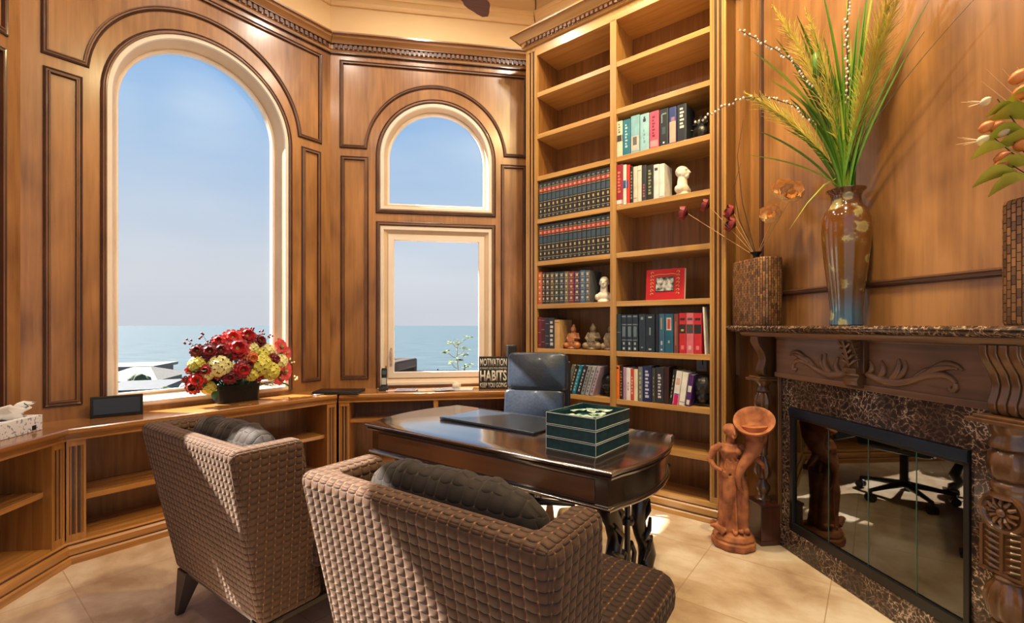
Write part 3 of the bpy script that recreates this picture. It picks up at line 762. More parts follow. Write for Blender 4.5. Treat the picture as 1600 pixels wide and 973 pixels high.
for row, z in ((0, 2.295), (1, 1.92)):
    lab = ('dark leather encyclopedia volume with red and gold spine band, ' + ('upper' if row == 0 else 'lower') + ' of the two matching rows')
    grp = 'encyclopedia set, %s row' % ('upper' if row == 0 else 'lower')
    first = make_book(.0415, .315, .21, (30, 36, 46), ENC, lab, grp, .135, z)
    for i in range(1, 16):
        copy_thing(first, FC.w(.135 + i * .0437, -.012 - random.uniform(0, .003), z), FC.a)
def brow(z, spec, grp):
    for (s, w, h, base, marks, lab, lean) in spec:
        make_book(w, h, random.uniform(.15, .2), base, marks, lab, grp, s, z, lean=lean)
brow(2.675, [
 (.885, .05, .275, (226, 206, 178), [(.42, .6, (56, 50, 48), 0, 1)] + letters((120, 90, 70), .66, .95, .35, .65, 4), 'cream book with dark band, first on the row below the ceiling-high shelves', 0),
 (.937, .063, .272, (36, 116, 140), letters((170, 210, 215), .2, .9, .35, .65, 8), 'teal book next to the cream one on the upper book row', 0),
 (1.005, .07, .283, (130, 180, 194), [(.05, .45, (190, 188, 180), .05, .95), (.2, .42, (90, 84, 80), .25, .7)], 'pale blue book with grey photo on its spine, upper book row', 0),
 (1.08, .07, .275, (150, 196, 208), [(.78, .86, (40, 48, 60), .35, .65), (.86, .92, (40, 48, 60), .42, .58)] + letters((110, 160, 175), .2, .6, .4, .6, 4), 'light blue book with small dark triangle, upper book row', 0),
 (1.155, .07, .272, (214, 84, 112), letters((130, 30, 56), .3, .9, .3, .6, 7) + [(.03, .2, (232, 150, 160), .1, .9)], 'bright pink book standing mid upper book row', 0),
 (1.232, .064, .268, (34, 40, 48), [(.62, .86, (120, 140, 140), .2, .35), (.84, .88, (120, 140, 140), .3, .8), (.3, .5, (60, 80, 90), .3, .7), (.05, .1, WH, .4, .6)], 'black book with grey arch mark right of the pink book', 0),
 (1.302, .053, .262, (44, 62, 124), [(.02, .6, (224, 170, 150), .08, .92), (.6, .72, (150, 110, 140), .3, .8)], 'navy book with salmon lower spine, upper book row', 0),
 (1.361, .066, .262, (30, 36, 48), letters((206, 204, 200), .35, .95, .3, .75, 6), 'black book with tall white lettering beside the black dragon figure', 0)], 'books on the upper row, right bay')
brow(2.295, [
 (.880, .056, .315, (156, 34, 52), [(.02, .12, WH, 0, 1)] + letters((206, 120, 90), .3, .85, .3, .7, 7), 'crimson book at left end of the row with the profile bust', 0),
 (.940, .028, .305, (226, 220, 210), [(.4, .6, (44, 80, 150), .1, .9)], 'slim white book with blue patch between two red ones', 0),
 (.970, .026, .298, (216, 58, 44), [(.4, .6, (44, 80, 150), 0, .5)], 'slim bright red book right of the white one', 0),
 (.999, .024, .278, (30, 30, 32), letters((150, 140, 130), .1, .9, .3, .7, 9), 'thin black book before the cream pair, bust row', 0),
 (1.025, .032, .272, (216, 206, 188), [(.1, .12, (150, 140, 120), .1, .9)], 'cream book, left of the cream pair', 0),
 (1.059, .032, .272, (222, 214, 198), [(.85, .87, (150, 140, 120), .1, .9)], 'cream book, right of the cream pair', 0),
 (1.093, .036, .266, (52, 56, 66), letters((176, 90, 110), .1, .5, .3, .7, 5), 'charcoal book with rose marks on the bust row', 0),
 (1.131, .052, .258, (36, 38, 36), letters((150, 156, 110), .15, .9, .3, .7, 8), 'black book with olive lettering on the bust row', 0),
 (1.186, .04, .252, (222, 222, 222), [(.82, .9, (60, 66, 76), .2, .8)], 'white book with dark mark near the profile bust', 0),
 (1.228, .04, .248, (232, 230, 226), [(.02, .04, (160, 160, 160), .1, .9)], 'plain white book touching the profile bust', 0)], 'books beside the profile bust')
G3 = [(.93, .97, (120, 136, 150), .1, .9), (.72, .74, (130, 146, 158), 0, 1), (.4, .68, (98, 116, 132), .2, .8), (.3, .32, (130, 146, 158), 0, 1), (.18, .25, (170, 180, 186), .35, .65), (.05, .11, (190, 196, 200), .3, .7)]
brow(1.15, [
 (.880, .042, .29, (38, 58, 66), [(.5, .52, (110, 120, 120), 0, 1)], 'dark teal book at left end of the blue and red row', 0),
 (.927, .042, .285, (32, 48, 62), G3, 'blue grey ribbed volume, first of the three alike', 0),
 (.973, .042, .285, (34, 50, 64), G3, 'blue grey ribbed volume, middle of the three alike', 0),
 (1.019, .042, .285, (34, 50, 64), G3, 'blue grey ribbed volume, last of the three alike', 0),
 (1.071, .05, .288, (36, 52, 66), [(.85, .92, (120, 140, 150), .3, .7), (.1, .14, (120, 140, 150), .35, .65)], 'plain slate blue volume right of the three ribbed ones', 0),
 (1.125, .068, .285, (30, 44, 58), [(.9, .94, (180, 190, 196), .3, .7), (.45, .65, (120, 140, 150), .42, .58), (.06, .1, (190, 196, 200), .35, .65)], 'widest dark blue volume on the blue and red row', 0),
 (1.202, .023, .284, (26, 34, 46), [], 'very thin dark volume beside the widest blue one', 0),
 (1.228, .04, .286, (54, 96, 128), [(.6, .9, (150, 140, 120), .3, .6), (.2, .3, (170, 180, 186), .35, .65), (.06, .1, (190, 196, 200), .35, .65)], 'mid blue volume with beige marks on the lower row', 0),
 (1.272, .06, .286, (30, 92, 122), [(.58, .9, (196, 190, 180), .2, .8), (.61, .87, (176, 56, 60), .28, .72), (.25, .32, (150, 170, 120), .4, .6)], 'bright blue volume with red label in a white frame', 0),
 (1.338, .032, .286, (120, 62, 56), [(.2, .8, (160, 100, 84), .3, .6)], 'faded maroon volume before the red trio', 0),
 (1.376, .048, .29, (196, 40, 50), [(.5, .72, (36, 36, 36), .05, .95), (.82, .88, (36, 36, 36), .15, .85), (.55, .6, GOLD, .3, .7), (.1, .2, (226, 120, 120), .3, .7)], 'red volume with black label, left of the red trio', 0),
 (1.427, .05, .29, (214, 110, 122), [(.5, .72, (70, 66, 70), .05, .95), (.82, .88, (90, 70, 76), .15, .85), (.1, .2, (232, 170, 170), .3, .7)], 'faded pink red volume, middle of the red trio', 0),
 (1.480, .052, .288, (202, 40, 52), [(.5, .72, (36, 36, 36), .05, .95), (.82, .88, (36, 36, 36), .15, .85), (.1, .2, (226, 120, 120), .3, .7)], 'red volume with black label beside the leaning white book', 0),
 (1.553, .012, .33, (228, 224, 216), [], 'thin white book leaning at the right end of the lower row', -.045)], 'blue and red volumes')
brow(.775, [
 (.876, .034, .262, (238, 124, 30), [(.9, .95, (40, 30, 20), .2, .8)], 'bright orange book at the left end of the lowest full row', 0),
 (.911, .028, .258, (34, 30, 32), letters((190, 120, 90), .1, .9, .3, .7, 9), 'thin black book beside the orange one', 0),
 (.941, .025, .25, (178, 140, 168), [], 'mauve book on the lowest full row', 0),
 (.967, .035, .247, (236, 230, 230), letters((200, 90, 90), .3, .6, .4, .6, 3), 'white book beside the mauve one, lowest full row', 0),
 (1.004, .024, .242, (206, 72, 56), letters((240, 200, 180), .2, .8, .3, .7, 6), 'slim coral red book on the lowest full row', 0),
 (1.030, .030, .24, (232, 218, 190), [], 'cream book right of the coral red one', 0),
 (1.066, .033, .262, (104, 116, 124), letters((190, 180, 120), .1, .9, .3, .7, 6), 'grey book with yellowish marks on the lowest full row', 0),
 (1.101, .068, .270, (28, 38, 92), letters((196, 200, 220), .12, .92, .3, .72, 8), 'wide navy book with big white lettering', 0),
 (1.173, .027, .258, (60, 62, 50), letters((170, 170, 120), .2, .8, .4, .6, 5), 'slim olive book right of the wide navy one', 0),
 (1.203, .058, .266, (48, 46, 54), letters((200, 196, 204), .15, .85, .3, .7, 8), 'wide charcoal book with pale lettering', 0),
 (1.264, .036, .270, (54, 26, 28), [], 'dark maroon book before the leaning group', 0),
 (1.300, .022, .255, (30, 30, 30), letters((180, 170, 110), .2, .9, .35, .65, 6), 'thin black leaning book, first of the leaning group', .13),
 (1.326, .042, .245, (236, 232, 226), [(.0, .3, (206, 20, 104), 0, 1), (.3, .34, (70, 110, 190), 0, 1), (.6, .8, (210, 170, 160), .2, .8)], 'leaning white book with magenta foot', .13),
 (1.372, .040, .238, (238, 234, 226), [(.1, .12, (150, 140, 120), .1, .9)], 'plain white leaning book in the leaning group', .13),
 (1.418, .034, .225, (84, 38, 110), [(.45, .65, WH, .15, .85), (.05, .2, WH, .2, .8)], 'purple leaning book beside the black skull', .13)], 'books on the lowest full row')
LB_ = [((196, 84, 44), 'orange leather book at the left end above the figurines'), ((44, 40, 44), 'thin black book right of the orange leather one'), ((52, 46, 54), 'dark plum book with pale ornaments, ornate row'),
       ((70, 70, 58), 'olive brown ornate book, ornate row'), ((36, 60, 66), 'dark teal ornate book, ornate row'), ((34, 62, 84), 'deep blue ornate book, ornate row'), ((112, 96, 76), 'tan ornate book, ornate row'),
       ((120, 44, 64), 'burgundy ornate book with pale hearts, ornate row'), ((74, 56, 80), 'violet ornate book, ornate row'), ((60, 104, 142), 'steel blue ornate book, ornate row'), ((90, 92, 96), 'grey ornate book beside the white bust')]
LBW = [(.122, .045, .285), (.169, .034, .28), (.206, .045, .276), (.254, .044, .274), (.301, .045, .274), (.349, .05, .272), (.402, .04, .27), (.444, .053, .266), (.500, .052, .264), (.555, .048, .268), (.606, .042, .264)]
for k, ((c, lab), (s, w, h)) in enumerate(zip(LB_, LBW)):
    mk = [(q, q + .012, GOLD, .1, .9) for q in (.08, .26, .44, .62, .8, .93)] + [(q + .05, q + .12, (190, 170, 140) if k % 2 else (206, 186, 170), .3, .7) for q in (.08, .26, .44, .62, .8)]
    make_book(w, h, .19, c, mk, lab, 'ornate leather books', s, 1.54)
for (s, w, h, c, mk, lab) in [
    (.122, .036, .275, (120, 34, 42), [(q, q + .01, GOLD, .1, .9) for q in (.1, .5, .9)], 'dark red book at the left end beside the chair back, figurine shelf'),
    (.159, .041, .272, (76, 34, 48), [(q, q + .01, GOLD, .1, .9) for q in (.2, .6, .9)], 'wine coloured book on the figurine shelf'),
    (.202, .042, .27, (44, 48, 66), [(q, q + .01, GOLD, .1, .9) for q in (.15, .4, .8)], 'dark indigo book on the figurine shelf'),
    (.246, .050, .268, (52, 54, 58), letters((206, 204, 200), .1, .95, .2, .8, 6), 'charcoal book with large pale lettering, figurine shelf'),
    (.300, .052, .25, (206, 164, 110), [(.9, .92, (120, 80, 40), .1, .9)], 'tan book beside the orange clay figurine')]:
    make_book(w, h, .2, c, mk, lab, 'books left of the figurines', s, 1.15)
for k, (s, c, mkc, lab) in enumerate([(.405, (120, 110, 92), (60, 110, 120), 'leaning mottled book nearest the office chair'), (.440, (40, 40, 42), (180, 170, 150), 'leaning black book in the lower left bay'),
        (.476, (30, 128, 158), (150, 200, 210), 'leaning turquoise book in the lower left bay'), (.520, (44, 48, 54), (190, 190, 190), 'leaning charcoal book right of the turquoise one'),
        (.560, (150, 152, 158), (80, 84, 92), 'leaning grey book in the lower left bay'), (.601, (176, 178, 184), (90, 96, 110), 'leaning pale grey book in the lower left bay'), (.642, (182, 164, 184), (110, 100, 120), 'leaning lilac book, last before the divider')]):
    make_book(.033, .25, .18, c, letters(mkc, .1, .9, .3, .7, 7), lab, 'leaning books in the lower left bay', s, .775, lean=.30)

# ------------------------------------------------------------------ sculpted figures (merged with a voxel remesh)
def sculpt(name, b, m, parent, vox, smooth_it=3):
    o = b.build(name, m, parent, smooth=0)
    r = o.modifiers.new('remesh', 'REMESH'); r.mode = 'VOXEL'; r.voxel_size = vox; r.use_smooth_shade = True
    s = o.modifiers.new('smooth', 'SMOOTH'); s.factor = .5; s.iterations = smooth_it
    return o
def bust(lab, s, n, z, H, rz):
    t = thing('bust', lab, 'bust', FC.w(s, n, z), FC.a + rz)
    k = H / .26; b = MB(Matrix.Scale(k, 4))
    b.lathe([(.05, 0), (.052, .012), (.045, .02), (.04, .03)], 24, rad=lambda a, z: 1 + .25 * abs(math.cos(a)))
    b.ball((0, 0, .058), .052, 20, 12, sc=(1.4, .85, 1.0)); b.ball((-.058, 0, .052), .034, 14, 8); b.ball((.058, 0, .052), .034, 14, 8)
    b.tube([(0, .005, .07), (0, .004, .155)], [.044, .036], 16)
    b.ball((0, -.002, .19), .046, 20, 14, sc=(.92, 1.05, 1.2)); b.ball((0, .012, .205), .047, 18, 12, sc=(.98, 1.05, 1.0))
    b.ball((0, -.032, .155), .022, 12, 8, sc=(1.1, .9, .8))
    b.tube([(0, -.046, .205), (0, -.062, .18), (0, -.052, .172)], [.006, .010, .007], 8)
    b.ball((0, -.048, .163), .011, 10, 6, sc=(1.4, .7, .5)); b.ball((-.018, -.043, .207), .012, 10, 6, sc=(1.3, .5, .5)); b.ball((.018, -.043, .207), .012, 10, 6, sc=(1.3, .5, .5))
    b.ball((-.044, .008, .185), .013, 8, 6, sc=(.5, .8, 1.3)); b.ball((.044, .008, .185), .013, 8, 6, sc=(.5, .8, 1.3))
    sculpt('bust_figure', b, M['marble_bust'], t, .0035 * k, 2)
bust('small white bust of a man facing the room, shelf above the figurines', .735, -.09, 1.54, .22, .3)
bust('white bust of a man in profile beside white books', 1.375, -.09, 2.295, .235, 1.35)
def buddha(lab, s, m, z=1.15, H=.215, rz=0, orange=False):
    t = thing('figurine', lab, 'figurine', FC.w(s, -.1, z), FC.a + rz)
    k = H / .22; b = MB(Matrix.Scale(k, 4))
    b.ball((0, 0, .04), .055, 18, 12, sc=(1.15, .95, .72)); b.ball((-.05, -.03, .032), .03, 12, 8, sc=(1.2, 1, .9)); b.ball((.05, -.03, .032), .03, 12, 8, sc=(1.2, 1, .9))
    b.ball((0, 0, .10), .042, 16, 10, sc=(1, .85, 1.3)); b.ball((0, -.006, .168), .026, 14, 10, sc=(.95, 1, 1.15)); b.ball((0, 0, .198), .014, 10, 8, sc=(1, 1, 1.3))
    b.tube([(-.035, 0, .135), (-.058, -.01, .09), (-.025, -.045, .075)], [.016, .015, .011], 10); b.tube([(.035, 0, .135), (.058, -.01, .09), (.02, -.045, .095)], [.016, .015, .011], 10)
    for q in range(5): b.tube([(-.04 + .02 * q, -.045, .02), (-.03 + .015 * q, -.05, .07), (-.02 + .01 * q, -.036, .13)], .006, 6)
    b.lathe([(.052, 0), (.06, .008), (.05, .016)], 20)
    sculpt('figurine_body', b, m, t, .004, 1)
buddha('orange clay seated figurine, leftmost of the three', .44, M['terra_fig'])
buddha('grey brown stone seated figurine, middle of the three', .63, M['grey_fig'], H=.225, rz=.1)
buddha('grey stone seated figurine partly behind the bookcase divider', .795, M['grey_fig'], H=.22, rz=-.15)
def spiky(lab, name, cat, s, z, w, H, seed, skull=False):
    rnd = random.Random(seed)
    t = thing(name, lab, cat, FC.w(s, -.12, z), FC.a)
    b = MB(); b.box(-w / 2, w / 2, -.04, .05, 0, .018)
    if skull:
        b.ball((0, 0, H * .62), H * .36, 16, 12, sc=(1, 1.05, 1)); b.ball((0, -.03, H * .3), H * .2, 12, 8, sc=(1, 1, 1.1)); b.ball((-.03, -.06, H * .42), .016, 8, 6)
        b.tube([(-w * .4, 0, .02), (-w * .3, -.03, H * .4), (0, -.055, H * .25)], .013, 8); b.tube([(w * .4, 0, .02), (w * .35, -.03, H * .35), (.02, -.05, H * .2)], .013, 8)
        b.ball((0, .02, .04), .05, 12, 8, sc=(1.3, .8, .8))
    else:
        b.ball((0, 0, H * .35), H * .24, 14, 10, sc=(1.1, .8, 1)); b.ball((w * .22, -.01, H * .72), H * .15, 12, 8)
        b.tube([(-w * .4, 0, .02), (-w * .2, 0, H * .4), (w * .1, 0, H * .55), (w * .25, -.01, H * .75), (w * .42, -.02, H * .6)], [.02, .03, .03, .025, .01], 10)
        for q in range(16):
            a = rnd.uniform(0, PI); c = Vector((rnd.uniform(-.25, .3) * w, 0, H * rnd.uniform(.3, .75)))
            b.tube([c, c + Vector((math.cos(a) * .05, rnd.uniform(-.03, .02), math.sin(a) * .05 + .01))], [.012, .004], 6)
    sculpt('figure_body', b, M['black_fig'], t, .0045, 1)
spiky('black spiky dragon figure at the right end of the upper book row', 'dragon_figure', 'figurine', 1.495, 2.675, .13, .20, 3)
spiky('black carved skull sculpture at the right end of the lowest full row', 'skull_sculpture', 'sculpture', 1.515, .775, .13, .235, 5, True)
spiky('dark sculpture in shadow behind the leaning books, lower left bay', 'stone_bookend', 'bookend', .775, .775, .10, .19, 8, True)
# red photo album standing open-faced
ab = thing('photo_album', 'red photo album with a black and white picture and gold scrolls', 'photo album', FC.w(1.105, -.05, 1.54), FC.a + .03)
X = Matrix.Rotation(-.10, 4, 'X')
b = MB(X); b.box(0, .29, 0, .028, 0, .235); ac_ = b.build('album_cover', mat('red_album_cover', (186, 30, 42), (168, 24, 36), rough=.4), ab, bevel=.003)
b = MB(X); b.box(.287, .2915, .003, .025, .004, .231); b.build('album_pages', M['paper'], ab, smooth=0)
b = MB(X); b.box(.075, .215, -.003, 0, .065, .175, 0); b.box(.08, .21, -.004, -.003, .07, .17, 1); b.build('photograph', [mat('photo_border', (40, 40, 42)), mat('grey_photograph', (190, 190, 190), (40, 40, 42), nscale=26, lo=.4, hi=.6)], ac_, smooth=0)
b = MB(X)
for sx in (.045, .245):
    sg = 1 if sx < .1 else -1
    for q in range(7):
        cz = .045 + q * .027; pts = [(sx + sg * .014 * math.cos(a * .7) * (1 - a / 9), -.002, cz + .013 * math.sin(a * .7) * (1 - a / 9)) for a in range(0, 8)]
        b.tube(pts, .0022, 5)
b.tube([(.06, -.002, .19), (.1, -.002, .196), (.145, -.002, .192), (.19, -.002, .196), (.23, -.002, .19)], .002, 5); b.build('gold_scrolls', mat('gold_foil', (226, 176, 104), rough=.4), ac_)
ot = thing('wall_outlet', 'white wall outlet on the bookcase back above the skull sculpture', 'outlet', FC.w(1.435, -BD + .001, 1.0), FC.a)
b = MB(); b.box(-.038, .038, -.006, 0, 0, .115); cp_ = b.build('cover_plate', mat('outlet_white', (206, 212, 214)), ot, bevel=.002)
b = MB(); b.box(-.016, .016, -.009, -.006, .02, .095); b.box(.004, .012, -.0105, -.009, .05, .09, 1); b.build('socket', [mat('outlet_socket', (190, 196, 200)), M['black']], cp_, smooth=0)

# ------------------------------------------------------------------ fireplace
fp = thing('fireplace', 'carved dark wood fireplace with marble surround and glass doors', 'fireplace', FD.w(0, 0, 0), FD.a)
def D(b, s0, s1, n0, n1, z0, z1, mi=0): b.box(s0, s1, -n1, -n0, z0, z1, mi)
# mantel shelf
ms = [(0, 1.308), (.165, 1.308), (.18, 1.312), (.195, 1.325), (.197, 1.335), (.19, 1.345), (.185, 1.349), (0, 1.349)]
b = MB()
n_ = len(ms)
# left end follows the side of the bookcase
def slab(prof, t_at, t1):
    vs = [(t_at(p[0]), -p[0], p[1]) for p in prof] + [(t1, -p[0], p[1]) for p in prof]; n = len(prof)
    return vs, [(i, (i + 1) % n, n + (i + 1) % n, n + i) for i in range(n)] + [tuple(range(n)), tuple(range(2 * n - 1, n - 1, -1))]
vs, fs = slab(ms, lambda n: -.31 - (.2 - n) * .96, 1.75); b.add(vs, fs); b.build('mantel_shelf', M['marble'], fp, smooth=40)
b = MB(); vs, fs = slab([(0, 1.283), (.15, 1.283), (.165, 1.298), (.17, 1.308), (0, 1.308)], lambda n: -.2, 1.40); b.add(vs, fs); b.build('shelf_molding', M['dark'], fp, smooth=30)
# marble surround
b = MB(); D(b, 0, .078, 0, .02, .13, .865); D(b, 1.055, 1.16, 0, .02, .13, .865); D(b, 0, 1.16, 0, .02, .865, 1.06); b.build('marble_surround', M['marble'], fp, smooth=0)
b = MB(); D(b, 0, 1.16, -.0, .035, 0, .13); b.build('marble_hearth_strip', M['marble'], fp, smooth=0, bevel=.004)
# frieze
b = MB(); D(b, -.02, 1.18, 0, .045, 1.035, 1.285); D(b, -.02, 1.18, .045, .058, 1.035, 1.065); D(b, -.02, 1.18, .045, .055, 1.27, 1.285); frieze = b.build('frieze', M['dark'], fp, smooth=0, bevel=.004)
def taper(n, r0, r1, r2): return [r0 + (r1 - r0) * math.sin(min(1, i / (n * .45)) * PI / 2) if i < n * .45 else r1 + (r2 - r1) * (i - n * .45) / (n * .55) for i in range(n)]
def bez(p0, p1, p2, p3, n=18):
    out = []
    for i in range(n):
        t = i / (n - 1); out.append(tuple(((1 - t) ** 3) * a + 3 * (1 - t) ** 2 * t * c + 3 * (1 - t) * t * t * d + t ** 3 * e for a, c, d, e in zip(p0, p1, p2, p3)))
    return out
def scroll_side(sgn, c):
    """acanthus scrolls running out from the centre bracket"""
    b = MB(); Y = -.046
    def P(u, z): return (c + sgn * u, Y, z)
    W_ = .42
    def band(u0, z0, u1, z1, u2, z2, u3, z3, r0, r1, r2, n=18):
        b.tube([tuple(p) for p in bez(P(u0, z0), P(u1, z1), P(u2, z2), P(u3, z3), n)], taper(n, r0 * 1.3, r1 * 1.3, r2 * 1.2), 8, flat=1.25, up=(0, 1, 0))
    band(.05, 1.118, .14, 1.085, .22, 1.075, .32, 1.14, .012, .016, .010)
    band(.32, 1.14, .37, 1.175, .41, 1.19, .455, 1.18, .012, .013, .005)
    band(.30, 1.125, .36, 1.155, .42, 1.165, .445, 1.12, .010, .012, .007)
    band(.445, 1.12, .455, 1.09, .425, 1.08, .42, 1.105, .008, .009, .006, 10)
    band(.34, 1.155, .38, 1.20, .44, 1.215, .47, 1.175, .008, .010, .004)
    band(.27, 1.11, .31, 1.16, .35, 1.18, .385, 1.165, .008, .009, .004)
    band(.10, 1.10, .13, 1.12, .15, 1.15, .12, 1.185, .009, .012, .004, 14)
    band(.16, 1.095, .20, 1.12, .22, 1.16, .205, 1.20, .009, .013, .004, 14)
    band(.175, 1.095, .225, 1.12, .25, 1.16, .235, 1.195, .007, .010, .003, 14)
    band(.055, 1.12, .075, 1.13, .085, 1.16, .06, 1.18, .008, .010, .004, 12)
    return b
CX = .575
for sg in (-1, 1): scroll_side(sg, CX).build('carved_scroll', M['dark'], frieze, smooth=60)
# centre bracket
b = MB(); D(b, CX - .055, CX + .055, .045, .075, 1.12, 1.285)
prof = [(.045, 1.05), (.075, 1.045), (.095, 1.06), (.10, 1.085), (.085, 1.105), (.09, 1.115), (.105, 1.12), (.105, 1.14), (.09, 1.15), (.095, 1.19), (.115, 1.24), (.13, 1.283), (.045, 1.283)]
b.ext([(p[0], p[1]) for p in prof], CX - .04, CX + .04)
for k in range(4):
    z = 1.16 + k * .028
    for sg in (-1, 1): b.tube([(CX + sg * .005, -.10 - k * .008, z), (CX + sg * .03, -.105 - k * .008, z + .018), (CX + sg * .045, -.085, z + .03)], [.007, .009, .004], 6)
b.tube([(CX, -.10, 1.15), (CX, -.115, 1.2), (CX, -.135, 1.275)], [.006, .01, .006], 8)
b.build('center_bracket', M['dark_v'], frieze, smooth=50, bevel=.002)
# legs: backing board, plinth, turned column, corbel
def leg(c, rosette):
    b = MB(); D(b, c - .085 if c < 0 else c - .10, c + .075 if c < 0 else c + .10, 0, .028, 0, 1.285)
    e0 = c + .062 if c < 0 else c - .10
    D(b, e0, e0 + .014, .028, .042, .25, 1.285); lb = b.build('leg_board', M['dark_v'], fp, smooth=0, bevel=.003)
    b = MB(); D(b, c - .078, c + .078, .028, .157, 0, .245); D(b, c - .083, c + .083, .028, .162, .235, .252); D(b, c - .083, c + .083, .028, .162, 0, .03); b.build('plinth', M['dark_red'], fp, smooth=0, bevel=.004)
    cy = -.092
    fl = lambda a, z: 1 + .07 * math.cos(10 * a)
    if not rosette:
        b = MB()
        b.lathe([(.045, .25), (.045, .265), (.032, .275), (.028, .29), (.036, .31), (.044, .33), (.04, .35), (.026, .37), (.022, .385)], 28, (c, cy, 0))
        b.lathe([(.022, .385), (.034, .395), (.048, .43), (.046, .47), (.03, .51), (.022, .53)], 40, (c, cy, 0), rad=fl)
        b.lathe([(.022, .53), (.03, .545), (.026, .56), (.03, .60), (.034, .68), (.03, .76), (.024, .79), (.034, .80), (.03, .815)], 28, (c, cy, 0))
        b.lathe([(.03, .815), (.046, .84), (.05, .875), (.04, .91), (.028, .93)], 40, (c, cy, 0), rad=fl)
        b.lathe([(.028, .93), (.04, .94), (.036, .955), (.03, .97), (.04, .985), (.05, 1.0), (.05, 1.01)], 28, (c, cy, 0))
        b.build('turned_column', M['dark_v'], fp, smooth=45)
    else:
        b = MB()
        b.lathe([(.06, .25), (.06, .275), (.05, .285), (.056, .30), (.05, .315)], 28, (c, cy, 0))
        b.lathe([(.045, .315), (.062, .34), (.07, .385), (.062, .43), (.045, .46)], 48, (c, cy, 0), rad=fl)
        b.lathe([(.045, .46), (.05, .47), (.04, .485), (.045, .50)], 28, (c, cy, 0))
        b.lathe([(.04, .50), (.045, .74)], 20, (c, cy + .02, 0))
        b.lathe([(.05, .745), (.06, .75), (.052, .77), (.058, .785), (.056, .80), (.045, .81)], 28, (c, cy, 0))
        b.lathe([(.045, .81), (.06, .83), (.064, .87), (.058, .90), (.045, .915)], 48, (c, cy, 0), rad=lambda a, z: 1 + .05 * math.cos(7 * a))
        b.lathe([(.045, .915), (.06, .925), (.06, .945), (.05, .96), (.055, .985), (.06, 1.0), (.06, 1.01)], 28, (c, cy, 0))
        b.build('turned_column', M['dark_v'], fp, smooth=45)
        # rosette panel
        b = MB(); D(b, c - .066, c + .066, .11, .13, .485, .665)
        cz = .70; X = Matrix.Translation((c, -.13, cz)) @ Matrix.Rotation(PI / 2, 4, 'X')
        q = MB(X); q.lathe([(.072, -.03), (.074, 0), (.07, .008), (.06, .010), (.055, .002), (.05, 0), (.001, 0)], 36)
        q.lathe([(.014, 0), (.014, .012), (.008, .018), (.001, .02)], 16)
        for k in range(12):
            a = k / 12 * 2 * PI; dx, dy = math.cos(a), math.sin(a)
            q.tube([(dx * .014, dy * .014, .003), (dx * .032, dy * .032, .010), (dx * .05, dy * .05, .004)], [.004, .0085, .005], 6)
        b.v += q.v; o_ = len(b.v) - len(q.v); b.f += [[i + o_ for i in f] for f in q.f]; b.m += q.m
        for col in (-1, 1):
            for k in range(7):
                z = .50 + k * .022; x = c + col * .032
                b.tube([(x - .022, -.131, z + (.012 if col < 0 else 0)), (x, -.139, z + .008), (x + .022, -.131, z + (0 if col < 0 else .012))], [.003, .0065, .003], 6)
        for x in (c - .062, c, c + .062): D(b, x - .005, x + .005, .128, .138, .488, .64)
        D(b, c - .066, c + .066, .128, .138, .483, .493)
        b.build('rosette_panel', M['dark_v'], lb, smooth=40)
    # corbel
    w = .034 if not rosette else .062
    b = MB(); D(b, c - w - .035, c + w + .03, .028, .165, 1.005, 1.02); D(b, c - w - .02, c + w + .02, .028, .15, 1.02, 1.032)
    b.build('capital_plate', M['dark_v'], lb, smooth=0, bevel=.003)
    pr = [(.028, 1.032), (.10, 1.032), (.115, 1.05), (.118, 1.075), (.105, 1.11), (.10, 1.14), (.112, 1.18), (.14, 1.22), (.155, 1.25), (.155, 1.283), (.028, 1.283)]
    b = MB()
    nb = 1 if not rosette else 4; bw = 2 * w / nb
    for k in range(nb):
        x0 = c - w + k * bw; b.ext(pr, x0 + (.003 if nb > 1 else 0), x0 + bw - (.003 if nb > 1 else 0))
    b.ext([(p[0] - (.008 if p[0] > .03 else 0), p[1]) for p in pr], c - w, c + w)
    b.build('corbel', M['dark_v'], fp, smooth=40, bevel=.003)
leg(-.08, False); leg(1.24, True)
# firebox, frame and glass doors
b = MB(); s0, s1, z0, z1, dp = .078, 1.055, .13, .865, .03
for q in ((s0, s1, -.012, -.008, z0, z1),): D(b, *q)
b.build('firebox', M['firebox'], fp, smooth=0)
b = MB(); D(b, s0, s1, .018, .04, .815, .862, 0); D(b, s0, s1, .018, .032, .80, .815, 1); D(b, s0, s1, .0, .032, z0, z0 + .05, 1); D(b, s0, s0 + .026, .0, .032, z0, z1, 1); D(b, s1 - .022, s1, .0, .032, z0, z1, 1)
b.build('door_frame', [M['bluebar'], M['black']], fp, smooth=0, bevel=.002)
xs = [.104, .355, .597, .835, 1.033]
for k in range(4):
    b = MB(); D(b, xs[k] + .0015, xs[k + 1] - .0015, .012, .017, z0 + .05, .80); gd = b.build('glass_door', M['fire_glass'], fp, smooth=0)
    if k: 
        b = MB(); D(b, xs[k] - .0015, xs[k] + .0015, .011, .0185, z0 + .05, .80); b.build('glass_edge', mat('green_glass_edge', (60, 110, 96), rough=.2), gd, smooth=0)

